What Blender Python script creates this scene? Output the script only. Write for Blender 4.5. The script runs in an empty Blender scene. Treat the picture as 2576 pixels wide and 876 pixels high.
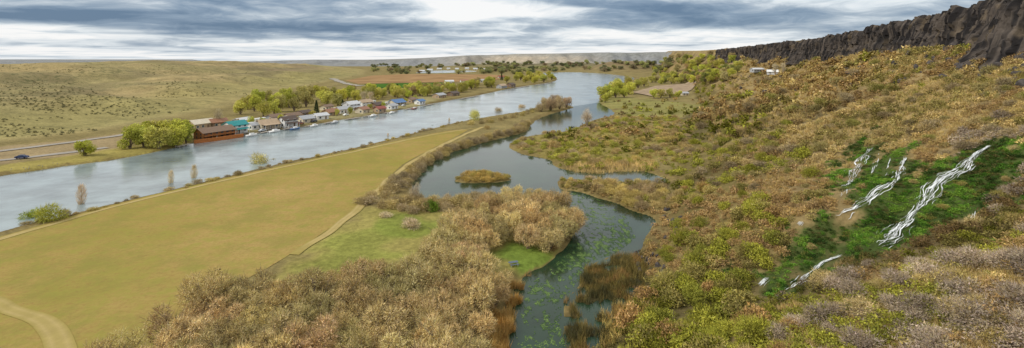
import bpy, bmesh, math, random
import numpy as np
from mathutils import Vector
random.seed(7); rng=np.random.default_rng(7)
F=1288.; CX=1288.; Y0=138.; H=45.
SC=bpy.context.scene; COL=SC.collection
R=math.radians
# ------------------------------------------------------------------ numpy helpers
def sm(t):
    t=np.clip(t,0,1); return t*t*(3-2*t)
def vnoise(x,y,seed=0):
    x=np.asarray(x,float); y=np.asarray(y,float)
    xi=np.floor(x).astype(np.int64); yi=np.floor(y).astype(np.int64); xf=x-xi; yf=y-yi
    def h(a,b):
        n=(a*374761393+b*668265263+seed*974711)&0xffffffff
        n=((n^(n>>13))*1274126177)&0xffffffff
        return ((n^(n>>16))&0xffff)/65535.
    u=xf*xf*(3-2*xf); v=yf*yf*(3-2*yf)
    return (h(xi,yi)*(1-u)+h(xi+1,yi)*u)*(1-v)+(h(xi,yi+1)*(1-u)+h(xi+1,yi+1)*u)*v
def fbm(x,y,o=4,seed=0):
    s=0;a=.5;t=0
    for i in range(o):
        s=s+a*vnoise(x*2**i+i*17.3,y*2**i-i*9.1,seed+i); t+=a; a*=.5
    return s/t
def gp(px,py,z=0.):
    Y=F*(H-z)/(py-Y0); return ((px-CX)*Y/F,Y)
def chaikin(p,n=1,closed=True):
    p=np.array(p,float)
    for _ in range(n):
        q=np.roll(p,-1,0) if closed else p[1:]
        a=p if closed else p[:-1]
        r=np.empty((len(a)*2,2)); r[0::2]=a*.75+q*.25; r[1::2]=a*.25+q*.75
        if not closed: r=np.vstack([p[:1],r,p[-1:]])
        p=r
    return p
def poly(pts,n=1): return np.array([gp(a,b) for a,b in chaikin(pts,n)]) if n else np.array([gp(a,b) for a,b in pts])
def sdist(P,X,Y):
    d=np.full(X.shape,1e18); ins=np.zeros(X.shape,bool)
    for i in range(len(P)):
        a=P[i-1]; b=P[i]; e0=b[0]-a[0]; e1=b[1]-a[1]; L=e0*e0+e1*e1+1e-12
        wx=X-a[0]; wy=Y-a[1]; t=np.clip((wx*e0+wy*e1)/L,0,1)
        d=np.minimum(d,(wx-t*e0)**2+(wy-t*e1)**2)
        if a[1]!=b[1]:
            ins^=((a[1]>Y)!=(b[1]>Y))&(X<e0*(Y-a[1])/e1+a[0])
    d=np.sqrt(d); return np.where(ins,-d,d)
# ------------------------------------------------------------------ plan of the valley
WATER=poly([(-500,530),(-150,472),(0,442),(100,430),(180,416),(300,402),(400,380),(470,364),(500,358),(610,341),(700,326),(760,319),(860,301),(960,286),(1010,276),(1060,266),(1150,249),(1210,239),(1280,223),(1340,214),(1395,206),(1404,198),(1395,191),(1330,186),(1400,181.5),(1500,183),(1560,190),(1600,196),(1585,205),(1540,215),(1515,230),(1508,245),(1508,262),
 (1535,274),(1548,288),(1510,299),(1480,306),(1450,323),(1410,334),(1340,342),(1295,351),(1278,365),(1295,384),(1340,394),(1384,403),(1384,415),(1424,428),(1480,435),(1560,430),(1620,430),(1655,441),(1690,458),(1640,464),(1560,459),(1460,453),(1412,451),(1392,464),(1410,480),(1480,489),(1540,509),(1600,533),(1645,548),(1640,580),(1618,620),(1605,650),(1560,640),(1540,640),(1480,672),(1432,745),(1412,800),(1428,860),(1440,900),(1460,1000),(1480,1200),
 (1260,1200),(1280,1000),(1285,876),(1290,780),(1310,720),(1330,690),(1380,660),(1430,620),(1450,575),(1445,545),(1405,516),(1350,500),(1280,492),(1180,496),(1110,502),(1060,500),(1035,482),(1035,462),(1050,435),(1090,405),(1150,380),(1240,352),(1325,334),(1335,312),(1370,292),(1440,273),(1442,267),(1400,262),(1350,268),(1330,279),(1250,291),(1160,306),(1080,326),(960,357),(830,387),(700,413),(600,438),(450,474),(350,498),(220,530),(80,565),(0,585),(-200,640),(-600,745)],1)
SLIV=poly([(1040,185),(1120,184.5),(1195,181.5),(1200,178),(1120,176.5),(1060,180)],1)
ISLET=poly([(1146,450),(1180,440),(1240,441),(1290,448),(1290,455),(1240,461),(1190,462),(1150,458)],1)
REEDPX=[(1525,648),(1625,640),(1640,700),(1600,770),(1560,810),(1530,900),(1430,910),(1408,810),(1428,755),(1472,686)]
REED=poly(REEDPX,1)
RIM=np.array([(118,-20),(124,40),(132,95),(146,142),(185,200),(217,276),(271,430),(300,600),(324,770),(380,1100),(600,1900),(900,3000)],float)
PLAT=np.vstack([RIM,[(14000,3000),(14000,-20)]])
FOOT=np.array([(0,-20),(5,40),(14,78),(33,115),(48,152),(64,198),(85,273),(120,358),(172,475),(225,640),(262,800),(300,1000),(345,1200),(560,1950),(850,3000),(14000,3000),(14000,-20)],float)
LEFT=np.array([(-275,-50),(-262,150),(-250,250),(-228,302),(-228,394),(-262,568),(-298,865),(-315,1115),(-420,1500),(-700,2000),(-1200,2600),(-16000,2600),(-16000,-50)],float)
def zb_(Y): return np.interp(Y,[-20,60,140,200,276,430,770,1100,1900,3000],[34,39,45,50.,48.,41,38,46,56,62])
def zt_(Y): return np.interp(Y,[-20,60,140,200,276,430,770,1100,1900,3000],[57,58,61,64.5,64,60.5,53.5,52,58,66])
NR=640; NC=601
LY0=math.log(22.); DLY=math.log(9500/22.)/(NR-1); U0=-1.5; DU=3./(NC-1)
rows=np.exp(LY0+DLY*np.arange(NR)); us=U0+DU*np.arange(NC)
GY=np.repeat(rows[:,None],NC,1); GX=GY*us[None,:]
def build():
    X,Y=GX,GY
    jx=(fbm(X/7,Y/7,2,3)-.5)*4; jy=(fbm(X/7,Y/7,2,5)-.5)*4
    Xj=X+jx*.6; Yj=Y+jy*.6
    sw=np.minimum(sdist(WATER,Xj,Yj),sdist(SLIV,X,Y)); sw=np.maximum(sw,-sdist(ISLET,Xj,Yj))
    z=np.where(sw>0,.9*sm(sw/3.0),-1.6*sm(-sw/3.))
    rd=sdist(REED,X,Y); z=np.where((rd<0)&(sw>0),.16-1.2*sm((fbm(X/3.2,Y/3.6,3,6)-.60)*12),z)
    sP=sdist(PLAT,X,Y); sF=sdist(FOOT,X,Y); dP=np.maximum(sP,0); dF=np.maximum(-sF,0)
    t=np.where(sF<0,dF/(dF+dP+1e-6),0); zb=zb_(Y); zt=zt_(Y)
    n=fbm(X/60,Y/17,4,11)-.5; n2=fbm(X/6,Y/5,3,12)-.5; n3=fbm(X/30,Y/30,3,13)-.5
    lim=sm(sw/8)
    slope=zb*(.62*t+.38*t**1.7)+ (n*14+n2*3.0+n3*6)*sm(t*5)*sm((1-t)*6+.2)*np.clip(Y/220,.6,1.6)
    z=z+np.where(sF<0,np.maximum(slope,0)*lim,0)
    z=np.where(sP<0, zb+(zt-zb)*sm((-sP-1.)/5)+(n3*4)*sm(-sP/40)+.9,z)
    # left hills
    d=np.maximum(-sdist(LEFT,X,Y),0)
    hl=np.interp(d,[0,60,200,330,430,520,1000,3000,9000,16000],[0,2.5,12,23,28.5,27,6,-90,-400,-700])
    hl*=np.interp(Y,[0,800,1050,1500,2000],[1,1,.95,.62,.35])
    gl_=1-np.abs(fbm(X/120,Y/120,4,21)-.5)*4
    hl=hl+(fbm(X/150,Y/150,4,23)-.5)*18*sm(d/150)+gl_*7*sm(d/120)*sm((500-d)/200)
    z=z+np.where(d>0,hl,0)
    # mid distance
    pxs=CX+F*X/Y
    z=z+27*np.exp(-((X-318)/95)**4-((Y-1400)/120)**2)*(sw>0)
    z=z+(15+8*(fbm(X/80,Y/80,3,31)-.5))*np.exp(-((X-120)/330)**4-((Y-1780)/140)**2)*sm(sw/30)
    yt=np.interp(pxs,[500,650,800,1000,1150,1300,1500,1700,1900],[157,156,152,149,141,135,131,130,130])
    zm=45-(yt-Y0)*2450/F+(fbm(X/260,Y*0,3,44)-.5)*10
    gul=np.abs(fbm(X/150,Y/500,3,41)-.5)*2
    Yf=2200+260*(fbm(X/300,X*0,3,42)-.5)+gul*330
    m=zm*sm((Y-Yf)/(220+90*gul))
    m=m-np.maximum(Y-2600,0)*.035
    z=z-np.maximum(Y-2700,0)*.03*(sP>0)
    msk=sm((pxs-480)/80)
    z=np.where((Y>2000)&(sP>0),np.maximum(z,m*msk),z)
    z=z-np.maximum(Y-5000,0)*.02
    return z,np.where((sF<0)&(sP>0),t,-1.),sw,sP,sF,d,m,n
HG,TG,SW,SP,SF,LD,MG,NG=build()
def gl(G,X,Y):
    X=np.asarray(X,float); Y=np.maximum(np.asarray(Y,float),22.5)
    a=np.clip((np.log(Y)-LY0)/DLY,0,NR-1.001); b=np.clip((X/Y-U0)/DU,0,NC-1.001)
    i=a.astype(int); j=b.astype(int); fa=a-i; fb=b-j
    return (G[i,j]*(1-fb)+G[i,j+1]*fb)*(1-fa)+(G[i+1,j]*(1-fb)+G[i+1,j+1]*fb)*fa
def hz(X,Y): return gl(HG,X,Y)
def hits(px,py):
    px=np.atleast_1d(np.asarray(px,float)); py=np.atleast_1d(np.asarray(py,float))
    u=(px-CX)/F; b=np.clip((u-U0)/DU,0,NC-1.001); j=b.astype(int); fb=b-j
    hc=HG[:,j]*(1-fb)+HG[:,j+1]*fb
    dz=hc-(H-(py-Y0)/F*rows[:,None])
    below=dz>=0; i=np.argmax(below,0); ok=below.any(0)&(i>0); i=np.maximum(i,1)
    k=np.arange(len(px)); d0=dz[i-1,k]; d1=dz[i,k]; s=np.clip(-d0/(d1-d0+1e-9),0,1)
    Y=rows[i-1]*(1-s)+rows[i]*s; X=u*Y
    return X,Y,hz(X,Y),ok
def hit(px,py):
    X,Y,Z,ok=hits(px,py); return float(X[0]),float(Y[0]),float(Z[0])
# ------------------------------------------------------------------ materials
class NT:
    def __init__(s,nt): s.nt=nt; s.N=nt.nodes; s.L=nt.links
    def new(s,t,**kw):
        n=s.N.new(t)
        for k,v in kw.items(): setattr(n,k,v)
        return n
    def put(s,sock,v):
        if v is None: return
        if hasattr(v,'is_output'): s.L.new(v,sock)
        else: sock.default_value=v
    def m(s,op,a,b=None,c=None,clamp=False):
        n=s.new('ShaderNodeMath',operation=op,use_clamp=clamp)
        for k,v in enumerate((a,b,c)): s.put(n.inputs[k],v)
        return n.outputs[0]
    def noise(s,vec,scale,detail=4,rough=.55,dist=0):
        n=s.new('ShaderNodeTexNoise'); s.put(n.inputs['Vector'],vec); n.inputs['Scale'].default_value=scale
        n.inputs['Detail'].default_value=detail; n.inputs['Roughness'].default_value=rough; n.inputs['Distortion'].default_value=dist
        return n.outputs['Fac']
    def ramp(s,fac,stops):
        n=s.new('ShaderNodeValToRGB'); e=n.color_ramp.elements
        while len(e)<len(stops): e.new(.5)
        for k,(p,c) in enumerate(stops):
            e[k].position=p; e[k].color=(*c,1) if len(c)==3 else c
        s.put(n.inputs[0],fac); return n.outputs[0]
    def mix(s,f,a,b,bt='MIX'):
        n=s.new('ShaderNodeMix',data_type='RGBA',blend_type=bt)
        s.put(n.inputs[0],f)
        for k,v in ((6,a),(7,b)):
            if isinstance(v,tuple) and len(v)==3: v=(*v,1)
            s.put(n.inputs[k],v)
        return n.outputs[2]
def newmat(name):
    m=bpy.data.materials.new(name); m.use_nodes=True; nt=NT(m.node_tree); bs=nt.N['Principled BSDF']
    bs.inputs['Roughness'].default_value=.85
    if 'Specular IOR Level' in bs.inputs: bs.inputs['Specular IOR Level'].default_value=.2
    return m,nt,bs
def simple(name,col,rough=.7,var=.25,scale=1.5,spec=.3,metal=0.):
    m,nt,bs=newmat(name); geo=nt.new('ShaderNodeTexCoord').outputs['Object']
    n=nt.noise(geo,scale,4)
    c=nt.ramp(n,[(.3,tuple(x*(1-var) for x in col)),(.7,tuple(min(1,x*(1+var)) for x in col))])
    nt.put(bs.inputs['Base Color'],c); bs.inputs['Roughness'].default_value=rough; bs.inputs['Metallic'].default_value=metal
    bs.inputs['Specular IOR Level'].default_value=spec
    return m
M={}
def mat_foliage():
    m=bpy.data.materials.new('foliage'); m.use_nodes=True; nt=NT(m.node_tree); nt.N.clear()
    a=nt.new('ShaderNodeAttribute',attribute_name='Col').outputs['Color']
    o=nt.new('ShaderNodeObjectInfo')
    c=nt.mix(1.,a,o.outputs['Color'],'MULTIPLY')
    br=nt.m('MULTIPLY_ADD',o.outputs['Random'],.5,1.2)
    pos=nt.new('ShaderNodeNewGeometry').outputs['Position']
    n=nt.m('MULTIPLY_ADD',nt.noise(pos,.35,3),.8,.6)
    v=nt.m('MULTIPLY',br,n)
    cm=nt.new('ShaderNodeCombineXYZ')
    for k in range(3): nt.put(cm.inputs[k],v)
    c=nt.mix(1.,c,cm.outputs[0],'MULTIPLY')
    d=nt.new('ShaderNodeBsdfDiffuse'); out=nt.new('ShaderNodeOutputMaterial')
    nt.put(d.inputs[0],c); nt.L.new(d.outputs[0],out.inputs[0])
    return m
M['leaf']=mat_foliage()
def mat_ground():
    m,nt,bs=newmat('ground_cover')
    a=nt.new('ShaderNodeAttribute',attribute_name='Col'); pos=nt.new('ShaderNodeNewGeometry').outputs['Position']
    n1=nt.m('MULTIPLY_ADD',nt.noise(pos,.05,5),1.1,.45); n2=nt.m('MULTIPLY_ADD',nt.noise(pos,.7,5,.7),1.5,.25)
    v=nt.m('MULTIPLY',n1,n2)
    cm=nt.new('ShaderNodeCombineXYZ')
    for k in range(3): nt.put(cm.inputs[k],v)
    c=nt.mix(1.,a.outputs['Color'],cm.outputs[0],'MULTIPLY')
    sp=nt.ramp(nt.noise(pos,.16,6,.75),[(.5,(0,0,0)),(.58,(1,1,1))])
    big=nt.ramp(nt.noise(pos,.012,3),[(.4,(.15,.15,.15)),(.62,(1,1,1))])
    f=nt.m('MULTIPLY',nt.m('MULTIPLY',sp,a.outputs['Alpha']),big)
    c=nt.mix(f,c,(.12,.115,.05))
    nt.put(bs.inputs['Base Color'],c); bs.inputs['Roughness'].default_value=.95; bs.inputs['Specular IOR Level'].default_value=.05
    b=nt.new('ShaderNodeBump'); b.inputs['Strength'].default_value=.6; b.inputs['Distance'].default_value=.5
    nt.put(b.inputs['Height'],nt.noise(pos,.8,4)); nt.L.new(b.outputs[0],bs.inputs['Normal'])
    return m
M['ground']=mat_ground()
def mat_field():
    m,nt,bs=newmat('mown_field'); pos=nt.new('ShaderNodeNewGeometry').outputs['Position']
    a=nt.ramp(nt.noise(pos,.022,5,.65),[(.34,(.26,.235,.055)),(.5,(.33,.25,.078)),(.66,(.40,.28,.105))])
    b=nt.noise(pos,1.1,6,.8)
    a=nt.mix(nt.ramp(b,[(.45,(0,0,0)),(.7,(.9,.9,.9))]),a,(.26,.16,.06))
    g=nt.ramp(nt.noise(pos,.3,6,.75),[(.46,(0,0,0)),(.64,(.75,.75,.75))])
    a=nt.mix(g,a,(.27,.25,.058))
    g=nt.ramp(nt.noise(pos,.06,6,.8),[(.48,(0,0,0)),(.6,(.5,.5,.5))])
    a=nt.mix(g,a,(.22,.2,.055))
    nt.put(bs.inputs['Base Color'],a); bs.inputs['Roughness'].default_value=1.; bs.inputs['Specular IOR Level'].default_value=0.
    return m
M['field']=mat_field()
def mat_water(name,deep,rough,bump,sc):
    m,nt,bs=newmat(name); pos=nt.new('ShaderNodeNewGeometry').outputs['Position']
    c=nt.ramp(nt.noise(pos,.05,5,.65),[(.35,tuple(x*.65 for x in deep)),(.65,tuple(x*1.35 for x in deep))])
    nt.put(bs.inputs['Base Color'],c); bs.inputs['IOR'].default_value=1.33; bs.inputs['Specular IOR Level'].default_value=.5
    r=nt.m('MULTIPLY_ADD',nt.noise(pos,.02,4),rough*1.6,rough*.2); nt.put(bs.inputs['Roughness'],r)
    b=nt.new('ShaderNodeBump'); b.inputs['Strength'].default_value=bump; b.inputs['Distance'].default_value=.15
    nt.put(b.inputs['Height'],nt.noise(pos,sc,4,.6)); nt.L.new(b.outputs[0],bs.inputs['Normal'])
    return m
M['river']=mat_water('river_water',(.20,.245,.25),.16,.22,.35)  # base colour lightened to stand in for part of the sky reflection
M['creek']=mat_water('creek_water',(.018,.042,.02),.1,.12,.5)
def mat_attr(name,rough=.9,sc=1.,amt=1.):
    m,nt,bs=newmat(name); a=nt.new('ShaderNodeAttribute',attribute_name='Col').outputs['Color']; pos=nt.new('ShaderNodeNewGeometry').outputs['Position']
    v=nt.m('MULTIPLY_ADD',nt.noise(pos,sc,6,.7),amt,1-amt*.5); cm=nt.new('ShaderNodeCombineXYZ')
    for k in range(3): nt.put(cm.inputs[k],v)
    nt.put(bs.inputs['Base Color'],nt.mix(1.,a,cm.outputs[0],'MULTIPLY')); bs.inputs['Roughness'].default_value=rough
    bs.inputs['Specular IOR Level'].default_value=.1
    return m
M['cliff']=mat_attr('basalt',.9,.5,1.4)
M['weed']=mat_attr('water_weed',.7,1.5,.8)
M['path']=mat_attr('dirt_track',1.,.5,.5)
M['foam']=mat_attr('white_water',.6,2.5,.5)
M['bark']=simple('bark',(.17,.13,.09),.9,.4,6)
M['palebark']=simple('pale_bark',(.40,.33,.24),.9,.3,6)
M['road']=simple('worn_asphalt',(.32,.29,.245),.9,.15,.3,.1)
M['dirt']=simple('bare_dirt',(.33,.25,.17),1,.25,.15,0)
M['plough']=simple('ploughed_soil',(.30,.19,.095),1,.25,.02,0)
M['crop']=simple('green_crop',(.06,.13,.025),1,.25,.05,0)
M['rock']=simple('boulder_rock',(.075,.065,.06),.9,.5,1.5,.2)
M['wood']=simple('weathered_wood',(.36,.32,.27),.85,.25,3)
M['log']=simple('stained_log',(.26,.11,.035),.7,.3,3)
M['orange']=simple('orange_timber',(.45,.16,.045),.8,.25,2)
M['glass']=simple('window_glass',(.04,.055,.07),.1,.1,1,.6)
M['trim']=simple('white_trim',(.75,.75,.73),.6,.05,1)
M['tyre']=simple('tyre_rubber',(.02,.02,.02),.8,.1,1)
M['metal']=simple('grey_metal',(.45,.46,.47),.4,.1,1,.5,.6)
HC=dict(white=(.76,.76,.74),cream=(.6,.53,.4),tan=(.42,.31,.2),brown=(.2,.13,.085),darkbrown=(.10,.07,.055),grey=(.38,.39,.4),dark=(.1,.1,.11),teal=(.03,.25,.25),blue=(.1,.19,.36),red=(.28,.08,.06),lightgrey=(.55,.56,.57),rust=(.3,.15,.09),green=(.08,.16,.09),navy=(.02,.04,.12),silver=(.5,.52,.54),slate=(.12,.15,.2))
def paint(c):
    k='paint_'+c
    if k not in M: M[k]=simple('painted_'+c,HC[c],.6,.12,.8)
    return M[k]
# ------------------------------------------------------------------ object helpers
def props(o,label=None,cat=None,group=None,kind=None):
    if label: o['label']=label
    if cat: o['category']=cat
    if group: o['group']=group
    if kind: o['kind']=kind
    return o
def link(name,me,mat=None,parent=None,loc=None):
    o=bpy.data.objects.new(name,me); COL.objects.link(o)
    if mat and me is not None and not me.materials: me.materials.append(mat)
    if parent: o.parent=parent
    if loc: o.location=loc
    return o
def empty(name,loc,rz=0,s=None):
    o=bpy.data.objects.new(name,None); COL.objects.link(o); o.location=loc; o.rotation_euler=(0,0,rz)
    if s: o.scale=s
    o.empty_display_size=.2
    return o
def trimesh(name,V,C=None):
    V=np.ascontiguousarray(V,dtype=np.float32); n=len(V); me=bpy.data.meshes.new(name)
    me.vertices.add(n); me.vertices.foreach_set('co',V.ravel())
    me.loops.add(n); me.loops.foreach_set('vertex_index',np.arange(n,dtype=np.int32))
    me.polygons.add(n//3); me.polygons.foreach_set('loop_start',np.arange(0,n,3,dtype=np.int32))
    me.update(calc_edges=True)
    if C is not None:
        a=me.color_attributes.new('Col','FLOAT_COLOR','POINT')
        cc=np.ones((n,4),np.float32); cc[:,:C.shape[1]]=C; a.data.foreach_set('color',cc.ravel())
    return me
def gridmesh(name,X,Y,Z,C=None):
    nr,nc=X.shape; V=np.stack([X,Y,Z],-1).reshape(-1,3).astype(np.float32); me=bpy.data.meshes.new(name)
    me.vertices.add(len(V)); me.vertices.foreach_set('co',V.ravel())
    i=np.arange((nr-1)*(nc-1)); r=i//(nc-1); c=i%(nc-1); a=r*nc+c
    q=np.stack([a,a+1,a+nc+1,a+nc],-1).astype(np.int32)
    me.loops.add(q.size); me.loops.foreach_set('vertex_index',q.ravel())
    me.polygons.add(len(q)); me.polygons.foreach_set('loop_start',np.arange(0,q.size,4,dtype=np.int32))
    me.update(calc_edges=True)
    if C is not None:
        at=me.color_attributes.new('Col','FLOAT_COLOR','POINT'); cc=np.ones((len(V),4),np.float32); cc[:,:C.shape[-1]]=C.reshape(len(V),-1); at.data.foreach_set('color',cc.ravel())
    return me
class MB:
    def __init__(s): s.v=[]; s.f=[]
    def add(s,v,f):
        b=len(s.v); s.v+=[tuple(p) for p in v]; s.f+=[tuple(b+i for i in q) for q in f]; return s
    def box(s,cx,cy,z0,sx,sy,h):
        x,y=sx/2,sy/2
        return s.add([(cx-x,cy-y,z0),(cx+x,cy-y,z0),(cx+x,cy+y,z0),(cx-x,cy+y,z0),(cx-x,cy-y,z0+h),(cx+x,cy-y,z0+h),(cx+x,cy+y,z0+h),(cx-x,cy+y,z0+h)],
            [(0,3,2,1),(4,5,6,7),(0,1,5,4),(1,2,6,5),(2,3,7,6),(3,0,4,7)])
    def tube(s,pts,rad,k=5):
        pts=[Vector(p) for p in pts]; n=len(pts); vs=[]; fs=[]
        for i,p in enumerate(pts):
            d=(pts[min(i+1,n-1)]-pts[max(i-1,0)]).normalized(); a=d.orthogonal().normalized(); b=d.cross(a)
            for j in range(k):
                t=2*math.pi*j/k; vs.append(p+(a*math.cos(t)+b*math.sin(t))*rad[i])
        for i in range(n-1):
            for j in range(k): fs.append((i*k+j,i*k+(j+1)%k,(i+1)*k+(j+1)%k,(i+1)*k+j))
        fs.append(tuple(range(k))[::-1]); fs.append(tuple(range((n-1)*k,n*k)))
        return s.add(vs,fs)
    def extrude(s,prof,x0,x1):
        n=len(prof); v=[(x0,y,z) for y,z in prof]+[(x1,y,z) for y,z in prof]
        f=[(i,(i+1)%n,n+(i+1)%n,n+i) for i in range(n)]+[tuple(range(n))[::-1],tuple(range(n,2*n))]
        return s.add(v,f)
    def mesh(s,name,smooth=False):
        me=bpy.data.meshes.new(name); me.from_pydata(s.v,[],s.f); me.update()
        if not smooth: me.shade_flat()
        return me
    def build(s,name,mat,parent=None,loc=None,smooth=False): return link(name,s.mesh(name,smooth),mat,parent,loc)
# ------------------------------------------------------------------ the ground sheet
PXG=CX+F*GX/GY; PYG=Y0+F*(H-HG)/GY
def hpoly(pts):
    X,Y,Z,ok=hits([p[0] for p in pts],[p[1] for p in pts]); return np.stack([X,Y],-1)
MOSS=hpoly([(2090,520),(2100,440),(2135,365),(2200,335),(2290,370),(2350,420),(2400,410),(2440,365),(2500,335),(2600,320),(2600,440),(2530,480),(2510,570),(2400,570),(2320,610),(2220,650),(2120,650),(2010,735),(1900,755),(1880,690),(1960,615),(2030,560)])
def mossd(X,Y): return sdist(MOSS,X,Y)+(fbm(X/4,Y/4,4,52)-.48)*21
MOSSD=mossd(GX,GY)
# courses of the waterfalls
FALLS=[([(2190,375),(2168,400),(2150,432),(2138,458),(2118,478)],3.0,80,'white waterfall at the upper left of the mossy slope',.5),
([(2212,388),(2202,415),(2196,440)],1.2,16,'thin white trickle right of the upper left waterfall',.35),
([(2240,400),(2232,425),(2226,445)],.8,10,'thinnest white trickle between the upper left and middle waterfalls',.35),
([(2280,398),(2265,425),(2250,462),(2205,485),(2172,518),(2140,538),(2105,556)],2.3,100,'long white waterfall in the middle of the mossy slope',.35),
([(2490,370),(2465,385),(2440,405),(2415,430),(2385,442),(2362,455),(2335,500),(2296,540),(2256,585),(2200,622)],3.3,190,'widest white waterfall at the right of the mossy slope',.22),
([(2120,645),(2085,655),(2055,672),(2010,712),(1975,735)],1.3,40,'thin white stream below the mossy slope',.4),
([(1935,702),(1920,712),(1910,724)],1.2,18,'short white stream at the lower left edge of the moss',.5),
([(2150,470),(2130,480),(2112,500)],.9,12,'small white trickle below the upper left waterfall',.4),
([(2450,530),(2447,545),(2440,562)],.7,9,'faint white trickle right of the widest waterfall',.4),
([(2020,560),(2008,570)],.7,8,'tiny white spring at the left edge of the moss',.4)]
FP=[]
for pts,wd_,_,_,_ in FALLS:
    X,Y,Z,ok=hits([p[0] for p in pts],[p[1] for p in pts]); P=chaikin(np.stack([X,Y],-1),3,False); FP.append(P)
FPA=np.vstack(FP)
def falld(X,Y):
    X=np.asarray(X,float); return np.sqrt(((X[:,None]-FPA[None,:,0])**2+(np.asarray(Y)[:,None]-FPA[None,:,1])**2).min(1))
def colours():
    X,Y=GX,GY
    C=np.zeros(X.shape+(4,)); C[...]=(.22,.175,.07,.25)
    def put(mask,c):
        mask=np.clip(mask,0,1)[...,None]; C[...]=C*(1-mask)+np.array(c)*mask
    n=fbm(X/25,Y/25,4,51); n2=fbm(X/8,Y/8,3,52); nb=fbm(X/160,Y/160,4,53)
    put(sm(LD/25),(.33,.255,.12,.7)); put(sm(LD/30)*sm((nb-.47)*6)*.75,(.25,.215,.095,1))
    put(sm(LD/30)*sm((130-LD)/60)*.6,(.28,.245,.09,.7))
    put(sm((LD-90)/80)*sm((PXG-480)/200)*sm((fbm(X/60,Y/120,3,55)-.42)*6)*.7,(.20,.155,.095,1))
    put(sm((LD-60)/60)*sm((fbm(X/70,Y/70,4,56)-.53)*9)*.6,(.19,.155,.08,1))
    s=TG>=0
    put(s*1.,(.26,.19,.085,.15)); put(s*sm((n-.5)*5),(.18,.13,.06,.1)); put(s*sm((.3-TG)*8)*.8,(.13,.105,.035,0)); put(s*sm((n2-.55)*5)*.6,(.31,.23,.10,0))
    put(s*sm((-NG-.05)*8)*.6,(.09,.075,.035,0))  # shade of the gully hollows painted into the ground colour
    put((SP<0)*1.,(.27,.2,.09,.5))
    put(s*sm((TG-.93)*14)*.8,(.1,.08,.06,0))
    put(sm(-MOSSD/5+.2)*s*.9,(.04,.07,.016,0))
    mm=(Y>1950)&(SP>0)
    put(mm*1.,(.23,.235,.235,.2)); put(mm*sm((PXG-1050)/250)*sm((1560-PXG)/160),(.41,.35,.265,.2))  # tan mesa with distance haze and a sunlit patch painted into its colour
    put(mm*sm((fbm(X/130,Y/90,4,54)-.48)*6)*.5,(.24,.235,.215,.5))
    put(mm*sm((MG-32)/12)*.7,(.23,.235,.22,.5))
    b=np.exp(-((X-318)/110)**4-((Y-1400)/140)**2); put(b*(b>.1),(.2,.15,.085,.2))
    put(np.exp(-((X-120)/330)**4-((Y-1780)/150)**2)*.8,(.17,.155,.10,.5))
    put((SW>0)*(SW<5)*(Y<1200)*.75,(.17,.125,.05,0)); 
    def region(pts,c,soft=4,k=1,n=1,any_=False):
        d=sdist(poly(pts,n),X,Y)+(n2-.5)*soft*3; put(sm(-d/soft+.5)*k*((SW>0.5)|any_),c)
    region([(660,700),(740,650),(860,575),(905,530),(960,540),(1060,525),(1200,545),(1280,560),(1350,620),(1340,690),(1250,720),(1100,740),(900,780),(760,760)],(.27,.235,.07,0),6,.95)
    region([(720,690),(790,650),(880,600),(960,580),(1010,610),(960,660),(860,720)],(.20,.22,.045,0),6,.7)
    region([(920,560),(1000,550),(1080,560),(1180,560),(1240,600),(1180,640),(1090,620),(980,590)],(.18,.22,.04,0),5,.75)
    region([(1280,620),(1340,630),(1350,680),(1290,700)],(.15,.22,.035,0),4,.9)
    region([(1500,250),(1560,245),(1650,255),(1750,262),(1740,290),(1640,300),(1560,295)],(.24,.225,.07,.2),14,.85)
    region([(1290,360),(1420,335),(1560,310),(1700,330),(1700,400),(1600,420),(1400,420)],(.22,.18,.05,0),5,.8)
    region(REEDPX,(.05,.042,.018,0),2,.95,1,True)
    region([(-300,400),(0,372),(150,360),(330,338),(330,372),(200,395),(0,416),(-300,440)],(.3,.225,.125,0),5,.8)
    region([(-300,470),(0,425),(170,398),(420,358),(480,352),(480,372),(300,400),(0,440)],(.3,.25,.07,0),3,.9)
    region([(480,335),(640,310),(800,280),(1000,250),(1100,240),(1100,258),(960,285),(700,326),(500,358)],(.32,.29,.15,0),4,.6)
    return C
GC=colours()
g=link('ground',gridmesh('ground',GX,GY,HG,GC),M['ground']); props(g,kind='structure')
# water
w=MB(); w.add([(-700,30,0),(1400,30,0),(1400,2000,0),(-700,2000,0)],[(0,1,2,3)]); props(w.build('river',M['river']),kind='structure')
def ngon(name,P,z,mat,zs=None):
    bm=bmesh.new(); vs=[bm.verts.new((p[0],p[1],z)) for p in P]; f=bm.faces.new(vs); bmesh.ops.triangulate(bm,faces=[f]); 
    for q in bm.faces:
        if q.normal.z<0: q.normal_flip()
    me=bpy.data.meshes.new(name); bm.to_mesh(me); bm.free(); return link(name,me,mat)
creekpts=[(1508,258),(1600,272),(1800,300),(1800,720),(1560,900),(1520,1200),(1220,1200),(1100,650),(950,480),(1060,395),(1300,305),(1440,268)]
props(ngon('creek',np.array([gp(*p) for p in creekpts]),.012,M['creek']),kind='structure')
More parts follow.
